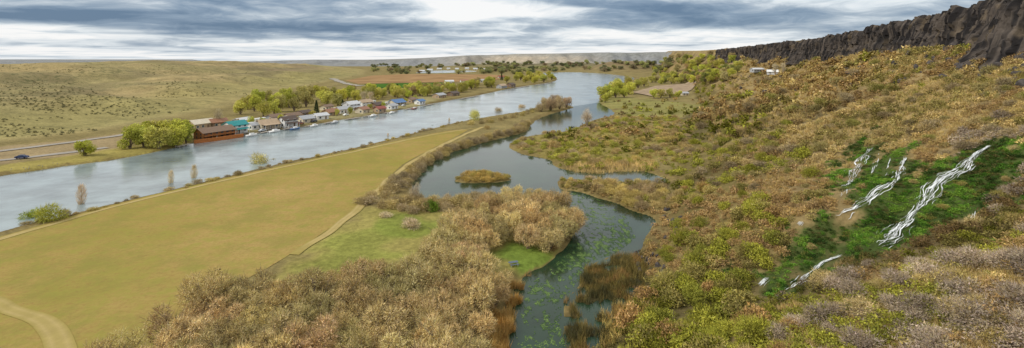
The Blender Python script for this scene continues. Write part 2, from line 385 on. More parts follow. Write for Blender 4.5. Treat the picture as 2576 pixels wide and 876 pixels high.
# field sheets
FIELD=poly([(-300,690),(0,606),(100,577),(300,518),(600,447),(900,381),(1100,337),(1185,327),(1150,347),(1050,398),(1000,428),(965,475),(905,520),(850,570),(740,645),(650,700),(560,740),(480,800),(380,900),(250,1100),(-300,1200)],1)
props(ngon('field',FIELD,.97,M['field']),kind='structure')
def drape(name,pts,mat,lift,n=0,step=None):
    P=poly(pts,n); bm=bmesh.new(); f=bm.faces.new([bm.verts.new((p[0],p[1],0)) for p in P]); bmesh.ops.triangulate(bm,faces=[f])
    for _ in range(3): bmesh.ops.subdivide_edges(bm,edges=bm.edges[:],cuts=1,use_grid_fill=True)
    bmesh.ops.triangulate(bm,faces=bm.faces[:])
    co=np.array([v.co[:] for v in bm.verts]); z=hz(co[:,0],co[:,1])+lift
    for v,zz in zip(bm.verts,z): v.co.z=zz
    for q in bm.faces:
        if q.normal.z<0: q.normal_flip()
    me=bpy.data.meshes.new(name); bm.to_mesh(me); bm.free(); return props(link(name,me,mat),kind='structure')
drape('ploughed_field',[(868,205),(935,192),(1010,188.5),(1130,188),(1250,190),(1262,199),(1240,206),(1110,209),(1000,211),(900,213)],M['plough'],.4)
drape('green_field',[(915,214.5),(1000,212),(1110,210),(1120,213),(1090,221),(960,224)],M['crop'],.4)
drape('corral_yard',[(1590,236),(1650,219),(1745,212),(1755,222),(1720,238),(1640,246)],M['dirt'],.8)
def ribbon(name,pts,wid,mat,lift=.13,step=1.5,col=None,amt=1.):
    X,Y,Z,ok=hits([p[0] for p in pts],[p[1] for p in pts]); P=chaikin(np.stack([X,Y],-1),3,False)
    seg=np.r_[0,np.cumsum(np.hypot(*np.diff(P,axis=0).T))]; n=max(4,int(seg[-1]/step)); s=np.linspace(0,seg[-1],n)
    x=np.interp(s,seg,P[:,0]); y=np.interp(s,seg,P[:,1]); tx=np.gradient(x); ty=np.gradient(y); L=np.hypot(tx,ty); nx=-ty/L; ny=tx/L
    o=np.array([-.62,-.5,-.3,-.1,.1,.3,.5,.62]); wv=wid*(.75+.5*vnoise(s/14,s*0+wid,9))
    ww=wv[:,None]*o[None]+(vnoise(s/9,s*0,10)-.5)[:,None]*wid*.4
    GXr=x[:,None]+nx[:,None]*ww; GYr=y[:,None]+ny[:,None]*ww
    C=None
    if col is not None:
        end=sm((seg[-1]-s)/12)[:,None,None]
        k=np.array([0,.3,.8,.45,.45,.8,.3,0])[None,:,None]*np.clip(.3+1.3*fbm(GXr/2.,GYr/5.,3,12)[...,None],0,1)*amt*end; C=np.array((.30,.24,.07))*(1-k)+np.array(col)*k
    return props(link(name,gridmesh(name,GXr,GYr,np.maximum(hz(GXr,GYr),hz(x,y)[:,None])+lift,C),mat),kind='structure')
TR=(.47,.36,.17)
ribbon('dirt_path',[(1215,320),(1150,347),(1050,398),(990,440),(950,482),(903,522),(860,562),(800,602),(740,642)],2.1,M['path'],col=TR)
ribbon('dirt_path',[(-200,660),(0,603),(100,574),(300,516),(600,446),(900,380),(1100,336),(1200,323)],1.6,M['path'],col=TR)
ribbon('dirt_path',[(-200,730),(-80,745),(0,768),(80,792),(128,825),(150,870),(152,960),(150,1100)],2.6,M['path'],col=(.46,.35,.16),amt=.7)
ribbon('road',[(-300,420),(0,381),(100,369),(200,356),(330,337)],3.6,M['road'],.25)
ribbon('road',[(-200,428),(0,404),(60,398),(180,384),(270,372)],3.6,M['road'],.2)
ribbon('road',[(836,198),(850,204),(868,211),(905,217)],9,M['road'],.5)
# ------------------------------------------------------------------ cliff
def cliff():
    P=RIM[1:9]; P=np.vstack([P,[(333,830)]])
    P2=chaikin(P,2,False); sg=np.r_[0,np.cumsum(np.hypot(*np.diff(P2,axis=0).T))]
    s=[0.]
    while s[-1]<sg[-1]: s.append(s[-1]+max(.4,.0022*max(np.interp(s[-1],sg,P2[:,1]),60)))
    s=np.array(s); x=np.interp(s,sg,P2[:,0]); y=np.interp(s,sg,P2[:,1]); tx=np.gradient(x); ty=np.gradient(y); L=np.hypot(tx,ty); nx=-ty/L; ny=tx/L
    nv=36; v=np.linspace(0,1,nv); S=np.repeat(s[:,None],nv,1); V=np.repeat(v[None],len(s),0)
    rw=lambda a,b,sd: vnoise(np.floor(a),np.floor(b),sd)
    big=fbm(S/20,V*1.,4,60); wob=fbm(S/8,V*2,3,64)*2.5; tier=(fbm(S/14,S*0,2,68)-.5)*2.2
    blk=rw(S/2.4+wob,V*2.8+tier+rw(S/2.4,S*0,61)*2,62); blk2=rw(S/1.+wob*.8,V*6+wob*2,63)
    prof=np.interp(v,[0,.12,.3,.45,.52,.85,1],[8.,5.,3.,2.2,1.1,.4,-1.2])[None]
    out=prof+big*8-3.8+blk*2.6+blk2*1.2
    zb=zb_(y)-5; zt=zt_(y)+.6
    top=zt[:,None]+(rw(S/3.7+wob,S*0,65)-.5)*2.2*np.clip(1-y/1400,.25,1)[:,None]+(fbm(S/22,S*0,3,69)-.5)*4*np.clip(1-y/1000,.2,1)[:,None]
    Z=zb[:,None]+(top-zb[:,None])*V+ (blk2-.5)*.5
    Xc=x[:,None]+nx[:,None]*out; Yc=y[:,None]+ny[:,None]*out
    # cap back onto the plateau
    Xc=np.hstack([Xc,(x-nx*7)[:,None]]); Yc=np.hstack([Yc,(y-ny*7)[:,None]]); Z=np.hstack([Z,(zt_(y)-2.)[:,None]])
    c=np.zeros(Xc.shape+(4,)); st=fbm(S/1.1+wob,V*1.8,3,66); a=sm((st-.40)*3.2)[...,None]; bb=sm((fbm(S/9,V*4,3,67)-.6)*7)[...,None]
    col=np.array((.024,.022,.022,1))*(1-a)+np.array((.10,.083,.07,1))*a; col=col*(1-bb*.5)+np.array((.17,.13,.085,1))*bb*.5
    c[:,:nv]=col; c[:,nv]=(.2,.15,.07,1)
    return props(link('cliff',gridmesh('cliff',Xc[:,::-1],Yc[:,::-1],Z[:,::-1],c[:,::-1]),M['cliff']),kind='structure')
cl=cliff(); cl.data.shade_flat()
# ------------------------------------------------------------------ foliage
def unit(n):
    d=rng.normal(size=(n,3)); return d/np.linalg.norm(d,axis=1,keepdims=True)
def leaves(pos,dirs,size,asp,out):
    n=len(pos); d=dirs*out+unit(n)*(1-out); d/=np.linalg.norm(d,axis=1,keepdims=True)+1e-9
    L=(size*rng.uniform(.6,1.4,n))[:,None]; w=np.cross(d,unit(n)); w/=np.linalg.norm(w,axis=1,keepdims=True)+1e-9; w*=L*asp*.5
    V=np.empty((n,3,3)); V[:,0]=pos-w; V[:,1]=pos+w; V[:,2]=pos+d*L
    return V.reshape(-1,3)
def inlobes(n,lobes,lo=.5):
    lb=np.array(lobes); wt=lb[:,3]**2*1.; k=rng.choice(len(lb),n,p=wt/wt.sum()); d=unit(n); r=rng.uniform(lo,1,n)**.7
    p=lb[k][:,:3]+d*lb[k][:,3:4]*r[:,None]; keep=p[:,2]>.02
    return p[keep],d[keep],k[keep]
def tint(n,k=None,lo=.72,hi=1.28):
    t=rng.uniform(lo,hi,n)
    if k is not None: t*=rng.uniform(.83,1.17,int(k.max())+1)[k]
    c=np.stack([t*rng.uniform(.93,1.07,n),t,t*rng.uniform(.75,1.15,n)],-1); return np.repeat(c,3,0)
def dome(n,rad,z0,z1,r0,r1):
    out=[]
    for i in range(n):
        a=2*math.pi*(i+random.random()*.8)/n; q=rad*math.sqrt(random.uniform(.1,1)); out.append((q*math.cos(a),q*math.sin(a),random.uniform(z0,z1)*(1.12-.35*q),random.uniform(r0,r1)))
    return out
def stems(lobes,z0=0,r=.045,bend=.12,each=1):
    b=MB()
    for l in lobes:
        for _ in range(each):
            e=Vector(l[:3])+Vector((random.uniform(-.1,.1),random.uniform(-.1,.1),.1)); m=Vector((e.x*.35+random.uniform(-bend,bend),e.y*.35+random.uniform(-bend,bend),e.z*.5))
            b.tube([(random.uniform(-.05,.05),random.uniform(-.05,.05),z0),m,e],[r,r*.65,r*.2],4)
            for _ in range(2):
                f=e+Vector((random.uniform(-.35,.35),random.uniform(-.35,.35),random.uniform(0,.35))); b.tube([m.lerp(e,.5),f],[r*.4,r*.1],3)
    return b
def proto_olive():
    lb=dome(14,.70,.36,1.0,.17,.38)
    p,d,k=inlobes(2500,lb,.35); V1=leaves(p,d+np.array((0,0,.25)),.17,.09,.66); c1=tint(len(p),k)
    p,d,k=inlobes(2300,lb,.6); V2=leaves(p,d,.052,.75,.4); c2=tint(len(p),k)*1.05
    return trimesh('crown',np.vstack([V1,V2]),np.vstack([c1,c2])),stems(lb,-.05,.035).mesh('trunk')
def proto_round():
    lb=dome(11,.58,.42,1.55,.3,.46)
    p,d,k=inlobes(3000,lb,.5); V=leaves(p,d,.09,.75,.35)
    b=stems(lb,-.05,.04); b.tube([(0,0,-.1),(.02,0,.5),(0,.02,.9)],[.09,.07,.05],6)
    return trimesh('crown',V,tint(len(p),k)),b.mesh('trunk')
def proto_bare():
    lb=dome(9,.5,.9,1.8,.26,.4)
    p,d,k=inlobes(1300,lb,.2); V=leaves(p,d+np.array((0,0,.5)),.3,.05,.8)
    b=stems(lb,-.05,.04,.1,2); b.tube([(0,0,-.1),(.02,0,.5),(0,.02,1.)],[.09,.07,.05],6)
    return trimesh('crown',V,tint(len(p),k)),b.mesh('trunk')
def proto_narrow():
    n=800; h=rng.uniform(.25,2.,n); rr=.36*np.sin(np.clip((h-.15)/1.9,0,1)*math.pi)**.7*rng.uniform(.2,1,n); a=rng.uniform(0,6.28,n)
    p=np.stack([rr*np.cos(a),rr*np.sin(a),h],-1); d=np.stack([np.cos(a)*.4,np.sin(a)*.4,np.ones(n)],-1)
    V=leaves(p,d,.3,.07,.85); b=MB(); b.tube([(0,0,-.1),(.02,0,.8),(0,.01,1.9)],[.06,.04,.01],5)
    for i in range(9):
        z=random.uniform(.2,1.3); q=random.uniform(0,6.28); b.tube([(0,0,z),(.18*math.cos(q),.18*math.sin(q),z+.5)],[.025,.006],3)
    return trimesh('crown',V,tint(n)),b.mesh('trunk')
def proto_conifer():
    n=2200; h=rng.uniform(0,1,n)**1.3; a=rng.uniform(0,6.28,n); tier=.75+.25*np.cos(h*40); rr=(1-h)*.62*rng.uniform(.45,1,n)*tier+.02
    p=np.stack([rr*np.cos(a),rr*np.sin(a),.25+h*2.2],-1); d=np.stack([np.cos(a),np.sin(a),-.25+0*a],-1)
    b=MB(); b.tube([(0,0,-.1),(0,0,1.2),(0,0,2.4)],[.09,.05,.01],6)
    return trimesh('crown',leaves(p,d,.14,.4,.7),tint(n)),b.mesh('trunk')
def bush_tris(n,size,asp,out,twig=0,flat=1.):
    lb=dome(6,.55,.2,.55,.34,.5); lb.append((0,0,.4,.5))
    p,d,k=inlobes(n,lb,.45); V=leaves(p,d,size,asp,out); c=tint(len(p),k)
    if twig:
        p,d,k=inlobes(twig,lb,.3); V=np.vstack([V,leaves(p,d+np.array((0,0,.3)),.26,.07,.7)]); c=np.vstack([c,tint(len(p),k)])
    V[:,2]=np.maximum(V[:,2]*flat,-.05); return V,c
OL=[proto_olive() for _ in range(6)]; RO=[proto_round() for _ in range(5)]; BA=[proto_bare() for _ in range(3)]; NA=[proto_narrow() for _ in range(2)]; CO=[proto_conifer() for _ in range(2)]
BL=[trimesh('bush',*bush_tris(1300,.105,.7,.4)) for _ in range(4)]
BT=[trimesh('bush',*bush_tris(900,.085,.7,.4,1000)) for _ in range(5)]
def tree(name,kind,x,y,s,hs,col,label,cat,group=None,bark='bark',z=None):
    cm,tm=random.choice(kind)
    if z is None: z=float(hz(x,y))
    e=empty(name,(x,y,z-.1),random.uniform(0,6.28),(s,s*random.uniform(.88,1.12),s*hs))
    props(e,label,cat,group)
    b=random.uniform(.85,1.15); c=link('crown',cm,M['leaf'],e); c.color=(*[max(0,q*b*random.uniform(.96,1.04)) for q in col],1)
    if not tm.materials: tm.materials.append(M[bark])
    link('trunk',tm,None,e); return e
def bush(name,kind,x,y,s,hs,col,label,group=None,z=None,cat='bush'):
    if z is None: z=float(hz(x,y))
    o=link(name,random.choice(kind),M['leaf'],None,(x,y,z-.1)); o.rotation_euler=(0,0,random.uniform(0,6.28)); o.scale=(s,s*random.uniform(.85,1.15),s*hs)
    k=random.uniform(.85,1.15); o.color=(*[q*k for q in col],1); props(o,label,cat,group); return o
def scatter(pts,n,mind,n_it=1,water=True,shore=.8):
    P=poly(pts,0) if not isinstance(pts,np.ndarray) else pts
    lo=P.min(0); hi=P.max(0); c=rng.uniform(lo,hi,(n*60,2)); ok=sdist(P,c[:,0],c[:,1])<0
    if water: ok&=gl(SW,c[:,0],c[:,1])>shore
    c=c[ok]; out=[]
    for q in c:
        if all((q[0]-o[0])**2+(q[1]-o[1])**2>mind*mind for o in out): out.append(q)
        if len(out)>=n: break
    return out
olive=[(.375,.29,.14),(.335,.27,.125),(.41,.315,.155),(.34,.29,.13),(.355,.26,.13),(.30,.25,.115)]
# foreground thicket
for q in scatter([(230,985),(330,905),(430,870),(520,800),(600,765),(720,775),(820,735),(930,725),(1040,715),(1080,665),(1180,690),(1275,740),(1240,800),(1215,876),(1200,1000),(1190,1150),(240,1150)],105,3.9):
    tree('olive_tree',OL,q[0],q[1],random.uniform(3.1,5.0),random.uniform(.95,1.2),random.choice(olive),'tan brown twiggy tree in the big foreground thicket between field and creek','tree','trees of the foreground thicket')
for q in scatter([(1070,690),(1090,640),(1150,600),(1210,560),(1290,522),(1350,515),(1400,535),(1440,570),(1425,612),(1375,650),(1330,640),(1290,615),(1230,650),(1180,700)],46,3.5):
    tree('olive_tree',OL,q[0],q[1],random.uniform(3.2,4.8),random.uniform(1.05,1.3),random.choice(olive[:3]+[(.35,.25,.12)]),'brown twiggy tree in the thicket on the creek bend inside the meadow','tree','trees of the creek bend thicket')
for q in scatter([(1060,518),(1110,514),(1180,507),(1290,506),(1320,530),(1200,540),(1120,540),(1040,545),(930,532),(990,515)],32,2.9,shore=2.):
    bush('bank_bush',BT,q[0],q[1],random.uniform(2.2,3.2),random.uniform(.95,1.2),random.choice([(.31,.24,.12),(.34,.27,.12),(.28,.22,.13)]),'brown rounded bush on the creek bank above the green meadow','bushes on the creek bank above the meadow')
x,y,z=hit(1086,532); bush('green_bush',BL,x,y,3.0,1.25,(.09,.14,.02),'bright green rounded bush beside the creek amid brown bushes')
x,y,z=hit(1035,572); bush('grey_bush',BT,x,y,3.4,.8,(.36,.285,.19),'pale greyish brown bush alone on the green meadow')
x,y,z=hit(970,545); bush('grey_bush',BT,x,y,2.4,.6,(.37,.305,.2),'low pale bush at the meadow corner beside the dirt track')
x,y,z=hit(1045,512); tree('bare_tree',BA,x,y,2.4,1.2,(.36,.29,.22),'grey leafless tree standing at the creek bend','tree',bark='palebark')
# brush strip between field track and creek, and on the spit
def along(pts,n,jit):
    P=np.array(pts,float); sg=np.r_[0,np.cumsum(np.hypot(*np.diff(P,axis=0).T))]; s=np.linspace(0,sg[-1],n)
    return [(np.interp(a,sg,P[:,0])+random.uniform(-jit,jit),np.interp(a,sg,P[:,1])+random.uniform(-jit,jit)*.3) for a in s]
W=[gp(*p) for p in [(935,520),(985,498),(1018,470),(1038,445),(1080,410),(1135,383),(1225,353),(1312,333),(1328,315)]]
for off,n in ((0,30),(1,28)):
    for (x,y) in along(W,n,1.):
        x-=off*3.2; y-=off*.6
        bush('strip_bush',BT,x,y,random.uniform(2.2,3.5),random.uniform(.85,1.1),random.choice([(.30,.235,.12),(.27,.215,.13),(.33,.26,.11)]),'brown rounded bush in the brushy strip between field track and creek','bushes along the field track')
W=[gp(*p) for p in [(1200,318),(1260,305),(1310,292),(1350,281),(1400,272)]]
for (x,y) in along(W,26,4): bush('spit_bush',BT,x,y,random.uniform(2.,3.2),1.,random.choice([(.31,.255,.10),(.28,.225,.115)]),'olive brown bush on the narrow spit between river and creek','bushes on the spit')
for px,py,s in ((1362,281,5),(1385,279,5.6),(1408,275,6),(1425,271,5),(1398,268,5.6),(1375,272,5)):
    x,y,z=hit(px,py); tree('bare_tree',OL,x,y,s,1.6,(.30,.225,.135),'brown leafless tree in the clump at the tip of the spit','tree','trees at the tip of the spit')
# river side of the field
for px,py,s,h,c,l in [(85,560,3.4,1.2,(.22,.25,.03),'yellow green bush at the left end of the field bank'),(125,556,4.,1.2,(.27,.27,.05),'larger yellow green bush at the left end of the field bank'),(165,545,2.2,1.,(.28,.22,.11),'brownish bush right of the yellow green bushes on the bank'),(655,420,4.6,1.3,(.36,.32,.13),'pale round half leafed shrub on the river bank beside the field'),(1195,302,4.6,1.7,(.34,.33,.11),'pale green young tree shape bush on the bank near the spit'),(1255,285,4,1.2,(.34,.26,.14),'greyish bush on the bank near the spit'),(1312,276,3.8,1.3,(.34,.26,.15),'grey brown bush before the spit clump'),(690,410,2.4,.9,(.28,.22,.08),'low olive bush beside the pale round shrub'),(1088,322,2,1,(.15,.18,.04),'small dark green bush on the bank midway along the field'),(1225,325,2.6,1,(.33,.25,.11),'brown bush where the two field tracks meet')]:
    x,y,z=hit(px,py); bush('bank_bush',BT,x,y,s,h,c,l)
for px,py,s,l in [(205,527,3.6,'tall pale leafless poplar, leftmost of three on the field bank'),(430,472,2.9,'pale leafless poplar, middle of three on the field bank'),(488,459,3.,'pale leafless poplar, rightmost of three on the field bank'),(976,350,1.6,'tiny leafless sapling on the far half of the field bank'),(1130,312,2,'thin leafless sapling on the bank near the pale green shrub')]:
    x,y,z=hit(px,py); tree('poplar_tree',NA,x,y,s,1.,(.46,.38,.26),l,'tree',bark='palebark')
W=[gp(*p) for p in [(0,592),(80,572),(220,536),(350,504),(450,480),(600,443),(700,418),(830,391),(960,361),(1080,329),(1160,310)]]
for (x,y) in along(W,70,2.):
    if random.random()<.75: bush('verge_bush',BT,x+.6,y-1.,random.uniform(.8,2.3),random.uniform(.5,.9),random.choice([(.31,.24,.11),(.26,.21,.12),(.34,.275,.09)]),'low brown bush along the river edge of the field','bushes along the river edge of the field')
# islet
for q in scatter(ISLET,26,1.6): bush('islet_bush',BT,q[0],q[1],random.uniform(1.5,2.5),random.uniform(.8,1.1),random.choice([(.35,.25,.08),(.31,.25,.075),(.38,.28,.09)]),'golden brown bush covering the small islet in the creek','bushes on the islet')
# peninsulas on the right of the creek
for q in scatter([(1400,455),(1450,460),(1560,468),(1680,470),(1720,500),(1690,540),(1640,540),(1580,525),(1500,492),(1410,478)],60,2.2): bush('point_bush',BT,q[0],q[1],random.uniform(1.2,1.8) if CX+F*q[0]/q[1]<1480 else random.uniform(1.8,3.0),random.uniform(.8,1.1),random.choice([(.32,.245,.105),(.28,.21,.115),(.36,.28,.10)]),'brown bush on the low point jutting into the creek','bushes on the low creek point')
MARSH=[(1285,362),(1300,352),(1400,336),(1480,312),(1560,296),(1700,296),(1760,330),(1740,420),(1620,420),(1480,426),(1400,408),(1300,380)]
for q in scatter(MARSH,190,3.4,shore=1.8): bush('marsh_bush',BT if random.random()<.7 else BL,q[0],q[1],random.uniform(1.8,3.5),random.uniform(.65,1.),random.choice([(.32,.24,.105),(.28,.21,.10),(.22,.215,.045),(.26,.25,.05),(.36,.28,.095),(.25,.195,.115)]),'olive or brown bush on the marshy flat across the creek','bushes on the marshy flat')
x,y,z=hit(1477,322); tree('bare_tree',BA,x,y,5,1.1,(.33,.26,.19),'grey leafless tree at the edge of the marshy flat','tree',bark='palebark')
# willows of the riverside village
yg=[(.34,.335,.06),(.31,.315,.055),(.37,.355,.08),(.31,.285,.07)]
for px,py,s in [(328,374,5.6),(362,371,6.4),(400,374,7.),(440,368,7.),(468,361,5.6),(390,356,7.),(345,361,6),(425,355,6.6),(372,358,6.),(455,352,6)]:
    x,y,z=hit(px,py); tree('willow_tree',RO,x,y,s,random.uniform(.85,1.1),random.choice(yg),'yellow green willow in the large clump left of the brown lodge','tree','willows left of the lodge')
x,y,z=hit(215,392); tree('willow_tree',RO,x,y,4.8,.9,(.32,.325,.05),'small yellow green tree alone beside the left road','tree')
for px,py,s in [(605,288,4.6),(640,280,5),(662,294,4.6),(700,282,5.2),(688,266,5.4),(728,272,5),(748,262,5.6),(770,270,5),(822,262,5.4),(858,256,5.4),(838,249,5.2),(874,252,4.6),(896,258,4.6),(720,256,5.4),(782,252,5.4),(650,268,5.4),(622,276,4.6),(808,258,5),(672,258,5),(760,246,5),(800,242,5),(740,280,4.6),(690,290,4.4),(850,266,5),(880,244,5),(820,247,5),(705,270,5)]:
    x,y,z=hit(px,py); tree('willow_tree',RO,x,y,s*1.3,random.uniform(.9,1.2),random.choice(yg+[(.28,.26,.09)]),'yellow green tree in the row behind the riverside houses','tree','trees behind the riverside houses')
for px,py,s in [(575,322,2.6),(632,315,2.8),(660,316,2.4),(705,309,2.8),(748,306,2.4),(785,296,2.8),(848,292,2.4),(880,287,2.6),(930,277,2.8),(965,272,2.6),(1020,262,2.8),(1045,254,2.6)]:
    x,y,z=hit(px,py); tree('garden_tree',RO,x,y,s,random.uniform(.9,1.2),random.choice(yg),'small spring green tree in the gardens between the riverside houses','tree','garden trees among the riverside houses')
for i in range(80):
    px=random.uniform(885,1245); py=np.interp(px,[885,1000,1150,1245],[254,250,238,222])-random.uniform(0,16); x,y,z=hit(px,py)
    tree('willow_tree',RO,x,y,random.uniform(4.5,7.4),random.uniform(.8,1.1),random.choice(yg+[(.26,.25,.07),(.28,.22,.10)]),'yellow green tree in the long belt along the far river bank','tree','trees along the far river bank')
for px,py,s in [(1275,208,6),(1298,204,6.5),(1322,208,7),(1345,209,7.5),(1368,207,7.5),(1388,202,6.5),(1355,197,8),(1330,196,7.5),(1305,195,6.5),(1380,195,7),(1335,203,8),(1360,203,8),(1310,202,7)]:
    x,y,z=hit(px,py); tree('willow_tree',RO,x,y,s*1.15,.85,random.choice(yg),'yellow green tree on the wooded point where the river bends','tree','trees on the wooded river point')
for px,py,s in [(1515,246,6),(1530,240,6.4),(1548,246,6.),(1560,236,7),(1580,238,6.4),(1545,230,7),(1590,228,6),(1605,222,6.5),(1620,218,6.5),(1645,248,4.5),(1662,246,5),(1685,246,4.6),(1705,244,4.2),(1522,258,4),(1640,208,6),(1530,250,5),(1570,246,5.4),(1555,224,7),(1580,218,7)]:
    x,y,z=hit(px,py); tree('willow_tree',RO,x,y,s*1.2,random.uniform(.8,1.),random.choice(yg),'yellow green tree on the right river bank before the corral','tree','trees on the right river bank')
for i in range(150):
    px=random.uniform(1640,1860); py=random.uniform(148,215)-(px-1640)*.05; x,y,z=hit(px,py)
    if y>1500 or gl(SW,x,y)<5: continue
    tree('willow_tree',RO,x,y,random.uniform(4,8),random.uniform(.7,1.),random.choice(yg+[(.2,.2,.06),(.16,.17,.05),(.28,.21,.1),(.33,.27,.13)]),'tree on the wooded bench below the far end of the cliff','tree','trees below the far end of the cliff')
for px,py,s in [(548,318,3.8),(916,266,4.6),(932,262,4.),(1950,190,3.6),(1970,186,3.4)]:
    x,y,z=hit(px,py); tree('bare_tree',BA,x,y,s,1.35,(.38,.32,.22),{548:'pale leafless tree behind the brown lodge',916:'tall pale leafless tree behind the middle houses',932:'second pale leafless tree right of the tall one among the houses',1950:'pale leafless tree behind the white shed on the bench',1970:'pale leafless tree right of the white shed on the bench'}[px],'tree',bark='palebark')
for px,py,s,l in [(796,288,4.3,'dark green conifer among the riverside houses'),(862,274,3.2,'smaller dark conifer right of the first among the houses'),(1000,236,4.5,'dark conifer in the tree belt along the far bank'),(1262,203,5,'dark conifer left of the wooded river point')]:
    x,y,z=hit(px,py); tree('conifer_tree',CO,x,y,s,1.,(.03,.05,.02),l,'tree')
# distant trees
k=0
while k<290:
    px=random.uniform(930,1720); py=random.uniform(156,187)
    if vnoise(px/26,py/5,120)<.38: continue
    x,y,z=hit(px,py)
    if y>2150 or gl(SW,x,y)<6 or y<1150: continue
    if abs(px-1120)<85 and py>172 and random.random()<.8: continue
    if 1500<px<1660 and random.random()<.7: continue
    k+=1
    tree('distant_tree',RO,x,y,random.uniform(6,11),random.uniform(.45,.75),random.choice([(.17,.18,.085),(.21,.21,.095),(.25,.25,.10),(.22,.18,.11),(.13,.14,.075)]),'dull green tree far up the valley below the pale mesa','tree','trees far up the valley')  # distance haze mixed into these crown colours
# ------------------------------------------------------------------ slope scrub
P_gold=[(.37,.275,.115),(.34,.25,.105),(.40,.30,.13),(.31,.235,.09)]
P_rust=[(.26,.175,.075),(.24,.16,.075),(.29,.195,.08)]
P_mauve=[(.27,.215,.16),(.24,.19,.14),(.30,.24,.175)]
P_green=[(.20,.195,.03),(.245,.235,.038),(.165,.165,.03)]
P_olive=[(.22,.185,.06),(.255,.205,.075),(.185,.155,.05)]
def slopecol(px,py,t,moss,n,n2):
    r=random.random
    if moss: return random.choice([(.05,.12,.016),(.07,.14,.022),(.04,.08,.016)])
    if ((px>1960 and py>690) or (px>2400 and py>330 and py<520)) and n2+r()*.2>.62: return random.choice(P_mauve)
    n+=(r()-.5)*.05; n2+=(r()-.5)*.05
    if t<.36:
        if n>.50: return random.choice(P_green)
        if n<.42: return random.choice(P_rust)
        return random.choice(P_olive)
    if n>.59: return random.choice(P_olive)
    if n<.41: return random.choice(P_rust)
    if n2<.37: return random.choice(P_olive if r()<.6 else P_green)
    return random.choice(P_gold)
def merge(prot,pos,s,hs,col):
    Vs=[];Cs=[]; k=rng.integers(0,len(prot),len(pos))
    for i,(V,c) in enumerate(prot):
        m=k==i
        if not m.any(): continue
        p=pos[m]; a=rng.uniform(0,6.28,m.sum()); ca=np.cos(a)[:,None]; sa=np.sin(a)[:,None]; ss=s[m][:,None]
        x=(V[None,:,0]*ca-V[None,:,1]*sa)*ss+p[:,0:1]; y=(V[None,:,0]*sa+V[None,:,1]*ca)*ss+p[:,1:2]; z=V[None,:,2]*ss*hs[m][:,None]+p[:,2:3]
        Vs.append(np.stack([x,y,z],-1).reshape(-1,3)); Cs.append((c[None]*col[m][:,None,:]).reshape(-1,3))
    return np.vstack(Vs),np.vstack(Cs)
def slopepts(n,x0,x1,y0,y1,fade=False,flat=False):
    px=rng.uniform(x0,x1,n); py=rng.uniform(y0,y1,n)
    if fade: py=y0+(y1-y0)*rng.uniform(0,1,n)**1.8
    X,Y,Z,ok=hits(px,py); t=gl(TG,X,Y); ok&=(gl(SW,X,Y)>1)&(Y<900)&(gl(SP,X,Y)>0)
    ok&=((t>.01) if not flat else (t<=.02)&(sdist(REED,X,Y)>0)); ok&=falld(X,Y)>1.7
    ms=mossd(X,Y)<-.5
    return px[ok],py[ok],X[ok],Y[ok],Z[ok],t[ok],ms[ok]
PN=[bush_tris(240,.17,.6,.45,70) for _ in range(5)]; PM=[bush_tris(120,.25,.6,.45) for _ in range(4)]; PF=[bush_tris(50,.42,.7,.4) for _ in range(4)]
def tuft(n,L=1.,asp=.06):
    a=rng.uniform(0,6.28,n); r=rng.uniform(0,.45,n); p=np.stack([r*np.cos(a),r*np.sin(a),0*a-.05],-1); d=np.stack([np.cos(a)*.5,np.sin(a)*.5,np.ones(n)],-1)
    return leaves(p,d,L,asp,.85),tint(n)
PT=[tuft(26,1.,.09) for _ in range(4)]
Vs=[];Cs=[]
A=slopepts(4400,1480,2640,125,930); B=slopepts(6600,1480,2640,125,620,True); Cc=slopepts(1800,1380,1800,250,900,False,True)
px,py,X,Y,Z,t,ms=[np.concatenate(q) for q in zip(A,B,Cc)]
n1=fbm(X/38,Y/17,3,101); n2=fbm(X/32+50,Y/18,3,102)
s=(.45+1.7*rng.uniform(0,1,len(X))**2.4)*np.clip(Y/150,.9,2.0); s=np.where(ms,s*.45,s)
keep=(~ms)|(rng.uniform(0,1,len(X))<.3)
gully_shade=np.clip(1+gl(NG,X,Y)*3.2,.5,1.15)  # hollow shade put into the scrub colour, ridges slightly lighter
col=np.array([slopecol(*q) for q in zip(px,py,t,ms,n1,n2)])*(rng.uniform(.84,1.14,len(X))*np.where(ms,1,gully_shade))[:,None]
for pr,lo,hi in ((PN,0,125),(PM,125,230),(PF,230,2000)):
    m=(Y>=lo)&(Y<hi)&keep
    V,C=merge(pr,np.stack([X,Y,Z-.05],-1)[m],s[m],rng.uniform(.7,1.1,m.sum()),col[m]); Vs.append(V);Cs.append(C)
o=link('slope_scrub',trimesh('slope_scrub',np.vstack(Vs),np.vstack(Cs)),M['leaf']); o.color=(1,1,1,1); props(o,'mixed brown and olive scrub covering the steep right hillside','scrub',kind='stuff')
A=slopepts(11000,1480,2640,140,930); B=slopepts(6500,1480,2640,140,600,True)
px,py,X,Y,Z,t,ms=[np.concatenate(q) for q in zip(A,B)]; k=~ms&(fbm(X/30,Y/11,3,103)>.46)&(t>.14); px,py,X,Y,Z,t=px[k],py[k],X[k],Y[k],Z[k],t[k]
col=np.array([random.choice([(.40,.30,.125),(.37,.275,.115),(.43,.325,.14),(.34,.26,.10)]) for _ in X]); V,C=merge(PT,np.stack([X,Y,Z],-1),rng.uniform(.5,1.2,len(X))*np.clip(Y/140,.8,2.2),np.full(len(X),1.),col)
o=link('dry_grass',trimesh('dry_grass',V,C),M['leaf']); o.color=(1,1,1,1); props(o,'golden dry grass tufts over the steep right hillside','grass',kind='stuff')
